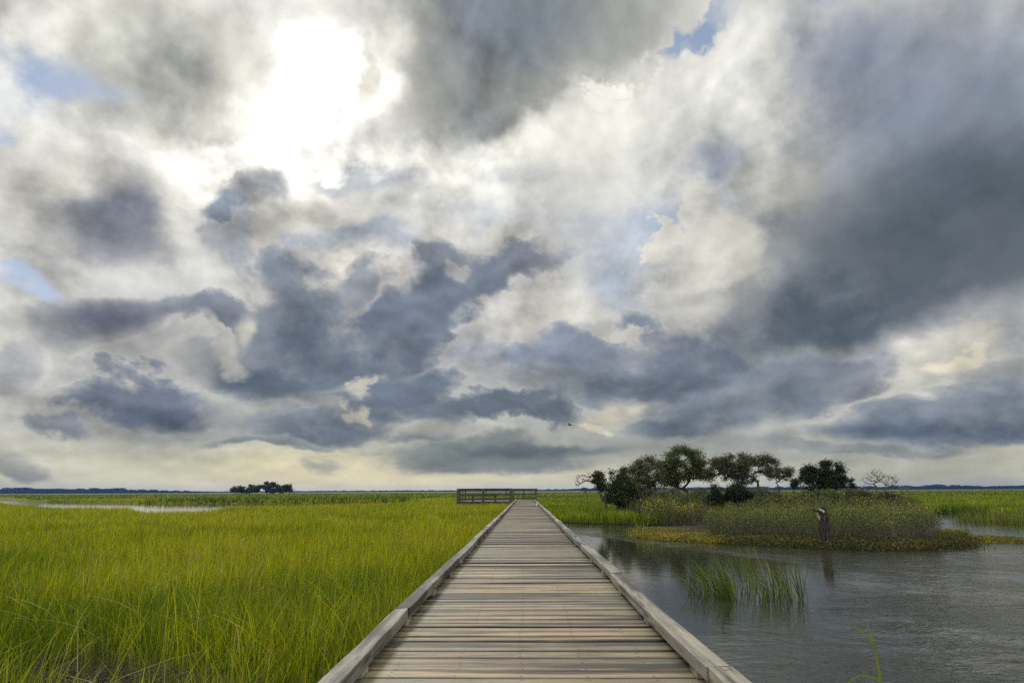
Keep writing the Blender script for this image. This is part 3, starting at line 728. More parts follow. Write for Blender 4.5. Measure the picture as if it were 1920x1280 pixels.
# ------------------------------------------------------------------ boardwalk
END = 64.0
RT = DECK + 0.112                                  # top of the curb rails
XL0 = at_z(592, 1275, RT).x; XL1 = at_z(634, 1275, RT).x; XR0 = at_z(1353, 1275, RT).x; XR1 = at_z(1404, 1275, RT).x
walk = empty('boardwalk', (0.03, 0, 0)); tag(walk, 'long weathered plank boardwalk running straight out across the marsh', 'boardwalk')
W0 = Matrix.Translation((-0.03, 0, 0))
def put(o): o.matrix_parent_inverse = W0; return o
PITCHP = 0.142
def planks(y0, y1, x0, x1, nseg, seed, ztop):
    r = random.Random(seed); B = MB(); y = y0
    while y < y1:
        wdt = PITCHP - 0.007 - r.random() * 0.004; tone = min(1, max(0, r.gauss(0.45, 0.35))); sd = r.random()
        roll = r.gauss(0, 0.032); cup = r.uniform(-0.0005, 0.0035); dz = r.gauss(0, 0.0034); yaw = r.gauss(0, 0.0016); bow = r.gauss(0, 0.0025)
        ex0 = x0 - r.random() * 0.012; ex1 = x1 + r.random() * 0.012
        prof = [(0.0, -0.036), (0.0, -0.008), (0.05, -0.0015), (0.25, 0), (0.5, 0), (0.75, 0), (0.95, -0.0015), (1.0, -0.008), (1.0, -0.036)]
        vs = []; ts = []
        for i in range(nseg + 1):
            u = i / nseg; X = ex0 + (ex1 - ex0) * u; wv_ = bow * math.sin(u * 3.14) + yaw * X + 0.0012 * math.sin(u * 17 + sd * 40)
            for v, z in prof:
                ew = 0.0016 * math.sin(X * 9 + sd * 90 + v * 5) + 0.001 * math.sin(X * 23 + sd * 50)
                zz = ztop + dz + z + (v - 0.5) * 2 * roll * wdt * 0.5 - cup * (1 - (2 * v - 1) ** 2) + 0.001 * math.sin(X * 2.3 + sd * 30)
                vs.append((X, y + v * wdt + wv_ + (ew if v in (0.0, 1.0) else 0), zz)); ts.append((tone, v, sd, 1))
        b = len(B.v); B.v += vs; B.t += ts
        fs = grid_faces(nseg + 1, 9, wrap=True) + [tuple(range(8, -1, -1)), tuple(range(nseg * 9, nseg * 9 + 9))]
        B.f += [tuple(b + k_ for k_ in f) for f in fs]
        y += PITCHP
    return B
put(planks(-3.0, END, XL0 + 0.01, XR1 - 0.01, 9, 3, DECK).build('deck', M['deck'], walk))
def rail_seg(y0, y1, xa, xb, r):
    B = MB(); n = 10; sd = r.random(); tone = r.random(); ja, jb = r.gauss(0, 0.005), r.gauss(0, 0.005); za, zb = abs(r.gauss(0, 0.002)), abs(r.gauss(0, 0.002)); bow = r.gauss(0, 0.010)
    prof = [(0.03, 0), (0.0, 0.05), (0.0, 0.93), (0.04, 1.0), (0.5, 0.985), (0.96, 1.0), (1.0, 0.93), (1.0, 0.05), (0.97, 0)]
    vs = []; ts = []
    for i in range(n + 1):
        u = i / n; sh = ja + (jb - ja) * u + bow * math.sin(3.14 * u); z = za + (zb - za) * u
        for v, t in prof:
            vs.append((xa + (xb - xa) * v + sh + 0.002 * math.sin(u * 19 + v * 4 + sd * 20), y0 + (y1 - y0) * u, RT - 0.068 + 0.068 * t + z + 0.0018 * math.sin(u * 23 + sd * 70 + v * 3))); ts.append((tone, v, sd, 1))
    B.v = vs; B.t = ts; B.f = grid_faces(n + 1, 9, wrap=True) + [tuple(range(8, -1, -1)), tuple(range(n * 9, n * 9 + 9))]
    return B
rr = random.Random(8)
YJR = at_z(1340, 1249, RT).y
for (xa, xb, y0) in ((XL0, XL1, -3.2 + 0.9), (XR0, XR1, YJR - 2 * 3.66)):
    y = y0
    while y < END:
        y2 = min(y + 3.66, END)
        put(rail_seg(y, y2 - 0.003, xa, xb, rr).build('curb_rail', M['rail'], walk)); y = y2
YB = at_z(676, 1273, DECK).y; SB = (at_z(700, 1024.7, DECK).y - YB) / 6.0
for side, (xa, xb) in enumerate(((XL0 + 0.004, XL1 - 0.006), (XR0 + 0.006, XR1 - 0.004))):
    k_ = -4
    while YB + k_ * SB < END - 0.2:
        yy = YB + k_ * SB + rr.uniform(-0.02, 0.02)
        B = MB(); B.box(xa, xb, yy, yy + 0.16, DECK + 0.001, RT - 0.0675, 0.003, (rr.random(), 0.5, rr.random(), 1))
        put(B.build('spacer_block', M['block'], walk)); k_ += 1
for x in (XL0 + 0.10, 0.0, XR1 - 0.18):
    B = MB(); B.box(x, x + 0.08, -3.0, END, DECK - 0.27, DECK - 0.042, 0.006, (0.5, 0.5, rr.random(), 1)); put(B.build('stringer', M['frame'], walk))
y = -1.5
while y < END:
    for x in (XL0 + 0.24, XR1 - 0.26):
        B = MB(); B.tube([(x, y, -0.6), (x, y, 0.1), (x, y, DECK - 0.05)], [0.095, 0.092, 0.088], 12, (rr.random(), 0.5, rr.random(), 1))
        put(B.build('piling', M['post'], walk, smooth=True))
    y += 3.1

# ------------------------------------------------------------------ viewing platform at the far end
PY0 = END + 0.02; PY1 = END + 8.0
PX0 = at_y(857, 920, PY0).x; PX1 = at_y(1007, 920, PY0).x; PXM = at_y(959.5, 920, PY0).x
plat = empty('viewing_platform', (PX0, PY0, 0)); tag(plat, 'railed timber viewing platform at the far end of the boardwalk', 'platform')
PM = Matrix.Translation((-PX0, -PY0, 0))
def pp(o): o.matrix_parent_inverse = PM; return o
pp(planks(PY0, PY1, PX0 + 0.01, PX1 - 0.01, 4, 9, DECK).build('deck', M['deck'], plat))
B = MB(); B.box(PX0 + 0.02, PX1 - 0.02, PY0 - 0.045, PY0 - 0.003, DECK - 0.24, DECK - 0.03, 0.004, (.5, .5, .2, 1)); pp(B.build('rim_joist', M['frame'], plat))
RZ = DECK + 1.10
def post(x, y, s=0.14, top=RZ):
    B = MB(); B.box(x - s / 2, x + s / 2, y - s / 2, y + s / 2, -0.4, top, 0.006, (rnd.random(), .5, rnd.random(), 1)); pp(B.build('post', M['post'], plat))
def rails(x0, y0, x1, y1):
    dx, dy = x1 - x0, y1 - y0
    horiz = abs(dx) > abs(dy)
    for (za, zb, w_) in ((RZ - 0.15, RZ - 0.005, 0.02), (DECK + 0.50, DECK + 0.62, 0.02), (DECK + 0.10, DECK + 0.22, 0.02)):
        B = MB()
        if horiz: B.box(x0, x1, y0 - w_, y0 + w_, za, zb, 0.004, (rnd.random(), .5, rnd.random(), 1))
        else: B.box(x0 - w_, x0 + w_, y0, y1, za, zb, 0.004, (rnd.random(), .5, rnd.random(), 1))
        pp(B.build('rail', M['frame'], plat))
    B = MB()
    if horiz: B.box(x0 - 0.05, x1 + 0.05, y0 - 0.09, y0 + 0.09, RZ + 0.001, RZ + 0.04, 0.004, (rnd.random(), .5, rnd.random(), 1))
    else: B.box(x0 - 0.09, x0 + 0.09, y0 + 0.095, y1 - 0.095, RZ + 0.001, RZ + 0.04, 0.004, (rnd.random(), .5, rnd.random(), 1))
    pp(B.build('cap_rail', M['rail'], plat))
fx = [PX0 + 0.10, at_y(906, 920, PY0).x, PXM - 0.10]
for i, x in enumerate(fx): post(x, PY0 + 0.10, 0.26 if i != 1 else 0.20)
post(fx[2] + 0.24, PY0 + 0.22, 0.14)
rails(PX0 + 0.03, PY0 + 0.20, PXM, PY0 + 0.20)
post(PX1 - 0.13, PY0 + 0.10, 0.26)
for x in (PX0 + 0.10, PX0 + 2.2, PX0 + 4.3, at_y(982, 920, PY1).x, PX1 - 0.08): post(x, PY1 - 0.10, 0.11)
rails(PX0 + 0.03, PY1 - 0.02, PX1, PY1 - 0.02)
for x in (PX0 + 0.03, PX1 - 0.03):
    for y in (PY0 + 2.7, PY0 + 5.3): post(x, y, 0.11)
    rails(x, PY0 + 0.25, x, PY1 - 0.08)
# bench
bx0, bx1, by = at_y(883, 920, PY0 + 1.0).x, at_y(932, 920, PY0 + 1.0).x, PY0 + 0.85
bench = empty('bench', (bx0, by, DECK)); tag(bench, 'dark backless timber bench behind the platform railing', 'bench')
BMx = Matrix.Translation((-bx0, -by, -DECK))
def bb(B, n):
    o = B.build(n, M['frame'], bench); o.matrix_parent_inverse = BMx
B = MB()
for j in range(3): B.box(bx0, bx1, by + j * 0.145, by + j * 0.145 + 0.138, DECK + 0.45, DECK + 0.49, 0.004, (.6, .5, .1 + .2 * j, 1))
bb(B, 'seat')
for x in (bx0 + 0.10, bx1 - 0.24):
    B = MB(); B.box(x, x + 0.14, by + 0.03, by + 0.40, DECK + 0.003, DECK + 0.448, 0.005, (.4, .5, .6, 1)); bb(B, 'leg')
# scrap on the deck
c = at_z(1006, 948, DECK); B = MB(); 
B.add([(c.x - .035, c.y, c.z + .004), (c.x + .03, c.y + .02, c.z + .004), (c.x + .06, c.y + .05, c.z + .17), (c.x + .02, c.y + .05, c.z + .19), (c.x - .03, c.y + .03, c.z + .004), (c.x + .03, c.y + .05, c.z + .004), (c.x + .06, c.y + .07, c.z + .165), (c.x + .02, c.y + .07, c.z + .185)],
      [(0, 1, 2, 3), (7, 6, 5, 4), (0, 4, 5, 1), (1, 5, 6, 2), (2, 6, 7, 3), (3, 7, 4, 0)])
tag(B.build('scrap', M['white']), 'small white scrap lying by the right curb rail far down the deck', 'litter')
# ------------------------------------------------------------------ trees
def leaves_mesh(name, P, size, tone, flat=0.0):
    n = len(P); 
    a = rng.normal(0, 1, (n, 3)); a[:, 2] *= (1 - flat); a /= np.linalg.norm(a, axis=1, keepdims=True)
    b = rng.normal(0, 1, (n, 3)); b -= a * (a * b).sum(1, keepdims=True); b /= np.linalg.norm(b, axis=1, keepdims=True)
    s = (size * rng.uniform(0.6, 1.35, n))[:, None]
    V = np.stack([P - a * s * 0.55, P + b * s * 0.30, P + a * s * 0.55, P - b * s * 0.30], 1)
    T = np.zeros((n, 4, 4)); T[:, :, 0] = np.clip(tone, 0, 1)[:, None]; T[:, :, 1] = rng.uniform(0.1, 0.9, n)[:, None]; T[:, :, 3] = 1
    return quads_mesh(name, V.reshape(-1, 3), n, T.reshape(-1, 4))

def grow(base, trunk_pts, targets, r_tip, wiggle, seed, power=2.3):
    """limbs grown from the trunk to every target, thickness summed from the tips down"""
    r = random.Random(seed); nodes = [Vector(base)]; par = [-1]
    for p in trunk_pts: nodes.append(Vector(p)); par.append(len(nodes) - 2)
    nt_ = len(nodes)
    tg = sorted([Vector(t) for t in targets], key=lambda t: (t - nodes[nt_ - 1]).length)
    tips = []
    for t in tg:
        best = min(range(max(1, nt_ // 3), len(nodes)), key=lambda i: (nodes[i] - t).length + 0.25 * max(0, nodes[i].z - t.z) * 2)
        a = nodes[best]; L = (t - a).length; k_ = max(2, int(L / 0.30)); pv = best
        up = Vector((0, 0, 1)) * L * 0.10; kink = Vector((r.gauss(0, 1), r.gauss(0, 1), r.gauss(0, 0.6))) * L * wiggle
        for i in range(1, k_ + 1):
            u = i / k_; p = a.lerp(t, u) - up * math.sin(u * 3.14) * 0.6 + kink * math.sin(u * 3.14) + Vector((r.gauss(0, 1), r.gauss(0, 1), r.gauss(0, 1))) * 0.035 * (i < k_)
            nodes.append(p); par.append(pv); pv = len(nodes) - 1
        tips.append(pv)
    acc = [0.0] * len(nodes)
    for i in range(len(nodes) - 1, 0, -1):
        if acc[i] == 0: acc[i] = r_tip ** power
        acc[par[i]] += acc[i]
    rad = [max(a_, r_tip ** power) ** (1 / power) for a_ in acc]
    # note: nodes along one path would count each step; they only pass on their own total
    return nodes, par, rad, tips
def limb_mesh(B, nodes, par, rad, n=5, tint=(0.5, 0.5, 0.5, 1)):
    kids = {}
    for i, p in enumerate(par): kids.setdefault(p, []).append(i)
    done = set()
    def chain(i, start):
        pts = [nodes[start]] if start >= 0 else []; rr_ = [min(rad[start], rad[i] * 1.15)] if start >= 0 else []
        while True:
            pts.append(nodes[i]); rr_.append(rad[i]); ks = kids.get(i, [])
            if not ks: break
            ks = sorted(ks, key=lambda q_: -rad[q_])
            for q_ in ks[1:]: stack.append((q_, i))
            i = ks[0]
        if len(pts) > 1:
            if len(rr_) > 1: rr_[-1] *= 0.6
            B.tube(pts, rr_, n if rr_[0] < 0.05 else n + 3, tint)
    stack = [(0, -1)]
    while stack:
        i, s = stack.pop(); chain(i, s)

def lobes_points(lobes, Y, n, seed, depth=0.8):
    """points inside ellipses (x, y, rx, ry in photo pixels) standing at distance Y"""
    r = random.Random(seed); P = []; area = [l[2] * l[3] for l in lobes]
    sc_ = 1.0 / FPX
    for _ in range(n):
        l = r.choices(lobes, area)[0]
        while True:
            u, v, w_ = r.uniform(-1, 1), r.uniform(-1, 1), r.uniform(-1, 1)
            if u * u + v * v + w_ * w_ < 1: break
        k_ = (u * u + v * v + w_ * w_) ** 0.5; f = (k_ ** 0.55) / max(k_, 1e-4)       # towards the shell
        p = at_y(l[0] + u * f * l[2], l[1] + v * f * l[3], Y)
        P.append(Vector((p.x, Y + w_ * f * l[2] * Y * sc_ * depth, p.z)))
    return P
def tree(name, label, cat, Y, base, trunk, lobes, ntips, nleaf, leaf, mat, barkm='bark', rt=0.011, wig=0.12, seed=1, clump=0.22, group=None, tone=0.5, power=2.3, bare=None, gz=0.05):
    b = at_y(base[0], base[1], Y); b.z = gz
    root = empty(name, b); tag(root, label, cat, group)
    inv = Matrix.Translation(-b)
    tp = [at_y(x, y, Y) + Vector((0, dy_, 0)) for (x, y, dy_) in trunk]
    T = lobes_points(lobes, Y, ntips, seed)
    nodes, par, rad, tips = grow(b, tp, T, rt, wig, seed, power)
    nb = len(nodes)
    if bare:
        r = random.Random(seed + 1)
        TT = lobes_points(bare[0], Y, bare[1], seed + 3)
        nodes, par, rad, tips2 = grow(b, tp, T + TT, rt, wig, seed, power); 
    B = MB(); limb_mesh(B, nodes, par, rad); o = B.build('trunk', M[barkm], root, smooth=True); o.matrix_parent_inverse = inv
    if nleaf:
        cen = np.array([list(p) for p in T] + [list(p.lerp(Vector((b.x, Y, p.z)), 0.12)) for p in T])
        # uneven: some clumps heavy, some thin
        wgt = rng.gamma(0.9, 1.0, len(cen)); wgt /= wgt.sum()
        ci = rng.choice(len(cen), nleaf, p=wgt)
        sp_ = clump * rng.uniform(0.6, 1.3, len(cen))
        P = cen[ci] + rng.normal(0, 1, (nleaf, 3)) * sp_[ci][:, None] * np.array([1.0, 1.0, 0.75])
        tn = tone + rng.normal(0, 0.16, nleaf) + (rng.uniform(-0.22, 0.22, len(cen)))[ci]
        me = leaves_mesh('crown', P, leaf, tn); o = link('crown', me, M[mat], root); o.matrix_parent_inverse = inv
    return root

GT = 'trees and shrubs on the marsh island'
tree('oak_tree', 'tallest dense green oak with forked trunk, middle of the island grove', 'tree', 50, (1290, 926), [(1290, 926, 0), (1289, 920, 0)],
     [(1278, 856, 26, 17), (1310, 858, 16, 15), (1252, 872, 16, 14), (1240, 886, 14, 9), (1270, 880, 30, 14), (1318, 874, 16, 16), (1262, 893, 26, 9), (1304, 889, 22, 10), (1326, 892, 10, 12), (1250, 904, 14, 8), (1268, 908, 8, 6)],
     150, 21000, 0.105, 'oak', rt=0.017, seed=21, clump=0.20, group=GT, tone=0.55)
tree('oak_tree', 'thin grey leaved oak with slender stems, left of the tallest oak', 'tree', 48, (1230, 930), [(1230, 926, 0), (1229, 914, 0)],
     [(1207, 868, 20, 10), (1228, 866, 12, 11), (1196, 880, 20, 13), (1222, 884, 24, 13), (1180, 896, 18, 13), (1206, 898, 24, 12), (1236, 896, 12, 10), (1190, 912, 20, 10), (1216, 910, 16, 8)],
     130, 15000, 0.085, 'greyoak', rt=0.013, seed=22, clump=0.20, group=GT, tone=0.5)
tree('oak_tree', 'spreading oak with slanting limbs, right of the tallest oak', 'tree', 49, (1386, 925), [(1386, 922, 0), (1385, 914, 0)],
     [(1345, 866, 18, 9), (1366, 864, 14, 9), (1338, 882, 20, 12), (1366, 880, 18, 12), (1388, 882, 14, 14), (1330, 896, 12, 8), (1360, 895, 16, 6), (1394, 868, 10, 14), (1390, 900, 14, 10), (1376, 908, 8, 5)],
     125, 15000, 0.09, 'greyoak', rt=0.016, seed=23, clump=0.18, group=GT, tone=0.35)
tree('oak_tree', 'crooked oak with upright twisting trunk and open round crown', 'tree', 50, (1421, 925), [(1421, 920, 0), (1423, 910, 0.2)],
     [(1394, 856, 11, 9), (1416, 862, 18, 10), (1438, 860, 16, 10), (1452, 872, 10, 12), (1410, 878, 16, 12), (1434, 878, 14, 10), (1400, 890, 12, 8), (1446, 890, 8, 6), (1406, 898, 10, 6)],
     110, 9500, 0.085, 'greyoak', rt=0.014, seed=24, clump=0.17, group=GT, tone=0.35, wig=0.2)
tree('small_tree', 'small twin stemmed tree with sparse leaves beside the dense cedars', 'tree', 46, (1463, 928), [(1461, 918, 0), (1458, 908, 0)],
     [(1463, 890, 11, 10), (1480, 884, 12, 9), (1470, 898, 12, 5), (1486, 880, 5, 6), (1455, 886, 5, 8)], 45, 2600, 0.085, 'greyoak', rt=0.013, seed=25, clump=0.13, group=GT, tone=0.4, wig=0.22)
tree('shrub_tree', 'leaning shrub with upright dark leaf spikes and bare left branches', 'tree', 42, (1140, 946), [(1134, 936, 0), (1124, 924, 0), (1116, 917, 0)],
     [(1122, 890, 5, 8), (1114, 903, 7, 4), (1127, 899, 6, 8), (1130, 912, 8, 8), (1112, 892, 3, 3)], 46, 3800, 0.085, 'oak', rt=0.008, seed=26, clump=0.11, group=GT, tone=0.3,
     bare=([(1087, 897, 11, 10), (1098, 893, 9, 9), (1081, 905, 5, 8), (1105, 889, 4, 8), (1095, 922, 9, 4)], 120), wig=0.05)
tree('yaupon_bush', 'dense dark bushy tree between the leaning shrub and the grey oak', 'tree', 43, (1160, 950), [(1160, 946, 0), (1159, 940, 0)],
     [(1146, 890, 9, 8), (1150, 904, 14, 12), (1168, 900, 12, 14), (1172, 888, 9, 8), (1140, 915, 12, 10), (1162, 920, 20, 12), (1152, 934, 18, 8), (1176, 938, 20, 9), (1188, 917, 12, 14)],
     95, 14000, 0.095, 'oak', rt=0.010, seed=27, clump=0.15, group=GT, tone=0.2)
tree('cedar_tree', 'wide dark cedar mass with several pointed tops at the right of the grove', 'tree', 45, (1545, 928), [(1545, 922, 0), (1544, 918, 0)],
     [(1512, 880, 10, 10), (1528, 877, 10, 9), (1541, 873, 8, 8), (1556, 873, 7, 8), (1508, 895, 12, 12), (1530, 893, 16, 14), (1552, 890, 14, 14), (1574, 890, 8, 14), (1577, 878, 4, 7), (1580, 902, 8, 9), (1520, 909, 18, 9), (1556, 908, 20, 10), (1540, 916, 26, 6)],
     130, 21000, 0.095, 'cedar', rt=0.012, seed=28, clump=0.14, group=GT, tone=0.5)
tree('cedar_tree', 'little cone shaped cedar just right of the wide cedar mass', 'tree', 45.5, (1596, 922), [(1596, 914, 0), (1596, 905, 0)],
     [(1596, 902, 3, 5), (1595, 909, 5, 6), (1590, 912, 5, 4), (1601, 912, 4, 4)], 20, 1400, 0.08, 'cedar', seed=29, clump=0.08, group=GT, tone=0.6)
tree('cedar_tree', 'little dark cedar between the sparse twin stemmed tree and cedar mass', 'tree', 45, (1487, 922), [(1487, 916, 0), (1487, 911, 0)],
     [(1484, 908, 4, 6), (1490, 905, 5, 8), (1492, 912, 6, 4)], 20, 1300, 0.08, 'cedar', seed=30, clump=0.09, group=GT, tone=0.5)
tree('juniper', 'pointed black green juniper in front of the grove, left one', 'shrub', 33, (1342, 958), [(1342, 946, 0), (1342, 936, 0)],
     [(1343, 916, 6, 8), (1340, 927, 12, 9), (1334, 938, 15, 8), (1347, 940, 12, 9), (1338, 952, 14, 6)], 60, 8200, 0.06, 'cedar', rt=0.008, seed=31, clump=0.10, group=GT, tone=0.25)
tree('juniper', 'broad flat topped juniper with bare slanting stems in front of the grove', 'shrub', 32.5, (1388, 962), [(1384, 950, 0), (1382, 944, 0)],
     [(1366, 920, 10, 9), (1380, 916, 8, 8), (1392, 920, 12, 8), (1370, 932, 13, 8), (1390, 930, 14, 7), (1403, 927, 9, 9)], 60, 8800, 0.06, 'cedar', rt=0.011, seed=32, clump=0.095, group=GT, tone=0.25)
tree('dead_tree', 'bare grey dead tree with fan of branches right of the cedars', 'tree', 46, (1643, 921), [(1643, 916, 0), (1643, 911, 0)],
     [(1642, 892, 20, 13), (1630, 898, 16, 10), (1656, 896, 12, 10), (1619, 904, 8, 9), (1645, 886, 12, 9)], 190, 0, 0.1, 'oak', 'deadwood', rt=0.0075, seed=33, group=GT, wig=0.05)
tree('dead_tree', 'smaller bare dead tree standing just right of the larger dead one', 'tree', 44, (1662, 926), [(1661, 916, 0), (1662, 908, 0)],
     [(1668, 900, 16, 11), (1678, 894, 6, 8), (1660, 899, 8, 9), (1682, 900, 5, 7)], 120, 0, 0.1, 'oak', 'deadwood', rt=0.0075, seed=34, group=GT, wig=0.12)
tree('dead_branches', 'low tangle of fallen bare branches at the far right of the grove', 'dead branches', 44, (1676, 929), [(1684, 926, 0), (1690, 925, 0)],
     [(1698, 914, 10, 6), (1702, 924, 14, 3), (1688, 912, 8, 5), (1610, 915, 1, 1)], 44, 0, 0.1, 'oak', 'deadwood', rt=0.010, seed=35, group=GT)

def bush(label, Y, lobes, nleaf, leaf, mat, seed, tone):
    cx = sum(l[0] for l in lobes) / len(lobes); by = max(l[1] + l[3] for l in lobes)
    tree('bush', label, 'bush', Y, (cx, by), [(cx, by - 3, 0), (cx, by - 5, 0)], lobes, 40, nleaf, leaf, mat, rt=0.007, seed=seed, clump=0.16, group='bushes under the island trees', tone=tone)
bush('dark round bush under the grey oak at the left of the grove', 43, [(1200, 925, 16, 12), (1218, 930, 14, 9), (1186, 932, 12, 9)], 6500, 0.09, 'oak', 61, 0.25)
bush('low olive bush at the foot of the tallest oak, on its left', 44, [(1258, 928, 16, 7), (1240, 931, 12, 6), (1272, 931, 10, 5)], 4200, 0.085, 'greyoak', 62, 0.45)
bush('low green bush just right of the tallest oak trunk', 45, [(1310, 926, 12, 7), (1322, 930, 10, 6)], 2800, 0.085, 'oak', 63, 0.5)
bush('olive bush behind the broad juniper, under the crooked oak', 44, [(1430, 924, 14, 7), (1446, 928, 14, 6), (1415, 928, 10, 6)], 4200, 0.085, 'greyoak', 64, 0.5)
bush('wide green bush in front of the cedar mass', 42, [(1520, 930, 22, 8), (1548, 930, 22, 9), (1575, 928, 18, 8)], 8500, 0.085, 'oak', 65, 0.55)
bush('olive bush between the cedars and the larger dead tree', 41, [(1600, 927, 16, 8), (1622, 930, 16, 7)], 4500, 0.08, 'greyoak', 66, 0.45)
bush('greyish bush at the foot of the smaller dead tree', 40, [(1655, 934, 18, 7), (1678, 937, 12, 6)], 4200, 0.08, 'greyoak', 67, 0.3)
bush('bright green bush at the left front of the island scrub', 36, [(1232, 950, 18, 10), (1262, 954, 16, 8)], 6500, 0.07, 'scrub', 68, 0.62)

# ------------------------------------------------------------------ island scrub, mat plants
def in_poly(poly, n):
    lo, hi = poly.min(0), poly.max(0); res = []
    while sum(len(r_) for r_ in res) < n:
        p = rng.uniform(lo, hi, (n * 2, 2)); res.append(p[inside(poly, p[:, 0], p[:, 1])])
    return np.concatenate(res)[:n]
def ppx(pts): return np.array([[*at_z(x, y, 0).xy] for x, y in pts])
stemsV = []; LP = []; LS = []; LT = []
def scrub(poly, nst, h0, h1, leaf, nl, tone, top=0.5, sw=0.006, green=0.0):
    P = in_poly(poly, int(nst * 1.25)); bmp = wav(P[:, 0], P[:, 1], 4.6, 1.0, 0.3); P = P[(bmp > -0.42) | (rng.uniform(0, 1, len(P)) < 0.35)]; nst = len(P); bmp = wav(P[:, 0], P[:, 1], 4.6, 1.0, 0.3); lf = lowf(P[:, 0] * 3, P[:, 1] * 3)
    h = rng.uniform(h0, h1, nst) * (0.88 + 0.16 * lf + 0.10 * wav(P[:, 0], P[:, 1], 2.3, 1.0, 0.5) + 0.20 * bmp)
    z0 = np.full(nst, 0.08)
    stemsV.append(blades(P[:, 0], P[:, 1], z0, h, np.full(nst, sw), rng.uniform(0.1, 1.0, nst), lean=0.22, droop=0.12, levels=3))
    ci = rng.integers(0, nst, nl); t = 1 - np.abs(rng.normal(0, top, nl)) % 0.95
    q_ = np.stack([P[ci, 0], P[ci, 1], 0.1 + h[ci] * t], 1) + rng.normal(0, 1, (nl, 3)) * np.array([0.10, 0.10, 0.04])
    LP.append(q_); LS.append(np.full(nl, leaf)); LT.append(tone + 0.42 * (t > 0.86) * rng.uniform(0, 1, nl) + rng.normal(0, 0.13, nl) + 0.06 * lf[ci] + 0.10 * bmp[ci])
front = ppx([(1330, 1008), (1340, 1014), (1450, 1017), (1560, 1023), (1680, 1025), (1765, 1022), (1760, 1008), (1735, 992), (1640, 985), (1480, 978), (1380, 980), (1320, 990)])
scrub(front, 9000, 0.50, 1.02, 0.036, 150000, 0.36, 0.42, 0.0065)
midp = ppx([(1240, 985), (1320, 990), (1380, 980), (1480, 978), (1640, 985), (1735, 990), (1728, 968), (1650, 955), (1500, 952), (1330, 955), (1230, 965)])
scrub(midp, 8000, 0.6, 1.15, 0.055, 110000, 0.34, 0.5, 0.010)
backp = np.array([[6.0, 38.0], [8.5, 36.0], [19.3, 35.5], [22.6, 41.0], [23.0, 50.0], [13, 54.0], [6, 47]])
scrub(backp, 9000, 0.75, 1.3, 0.085, 90000, 0.20, 0.6, 0.018)
scrub(np.array([[6.2, 37.0], [7.5, 35.5], [13.5, 36.5], [13.0, 44.0], [7.0, 44.0]]), 1500, 1.0, 1.55, 0.08, 22000, 0.12, 0.6, 0.015)
greenp = ppx([(1205, 985), (1300, 986), (1330, 978), (1300, 966), (1210, 968)])
scrub(greenp, 1500, 0.75, 1.1, 0.06, 22000, 0.62, 0.7, 0.010)
sh = empty('marsh_scrub', (11, 26, 0)); bpy.data.objects.remove(sh)
o = link('marsh_scrub', blade_mesh('marsh_scrub', stemsV), M['twig']); tag(o, 'grey twiggy stems of the scrub covering the marsh island', 'scrub', kind='stuff')
o = link('scrub_leaves', leaves_mesh('scrub_leaves', np.concatenate(LP), np.concatenate(LS), np.concatenate(LT)), M['scrub']); tag(o, 'olive and yellow tipped leaves of the scrub on the marsh island', 'scrub', kind='stuff')
# yellow green fleshy mat along the shore
LP, LS, LT = [], [], []
def matp(poly, n, h, leaf, tone):
    P = in_poly(poly, n) + rng.normal(0, 1, (n, 2)) * np.array([0.16, 0.20]); z = 0.02 + h * rng.uniform(0, 1, n) ** 1.5 * (0.7 + 0.3 * lowf(P[:, 0] * 5, P[:, 1] * 5))
    LP.append(np.stack([P[:, 0] + wav(P[:, 0], P[:, 1], 3.0, 0.05), P[:, 1] + wav(P[:, 1], P[:, 0], 4.0, 0.08), np.maximum(z, 0.01)], 1)); LS.append(np.full(n, leaf)); LT.append(tone + rng.normal(0, 0.15, n))
matp(ppx([(1187, 998), (1200, 1008), (1250, 1014), (1350, 1019), (1370, 1012), (1330, 1000), (1240, 993)]), 26000, 0.20, 0.05, 0.62)
matp(ppx([(1330, 1008), (1350, 1019), (1450, 1023), (1560, 1029), (1680, 1032), (1760, 1030), (1826, 1026), (1820, 1014), (1765, 1010), (1680, 1020), (1560, 1017), (1450, 1012)]), 44000, 0.30, 0.05, 0.20)
matp(ppx([(1770, 1000), (1800, 995), (1826, 1020), (1815, 1024), (1765, 1020), (1750, 1010)]), 6500, 0.10, 0.045, 0.35)
matp(ppx([(1818, 1012), (1850, 1006), (1925, 1012), (1990, 1014), (1990, 1019), (1900, 1018), (1830, 1019)]), 4200, 0.08, 0.045, 0.45)
matp(ppx([(1768, 997), (1780, 994), (1800, 996), (1798, 999), (1776, 1000)]), 900, 0.10, 0.05, 0.6)
matp(ppx([(1850, 975), (1920, 972), (1990, 974), (1990, 981), (1900, 981), (1860, 979)]), 5000, 0.22, 0.07, 0.6)
o = link('saltwort_mat', leaves_mesh('saltwort_mat', np.concatenate(LP), np.concatenate(LS), np.concatenate(LT)), M['mat']); tag(o, 'low yellow green fleshy plants edging the island and the water', 'ground cover', kind='stuff')

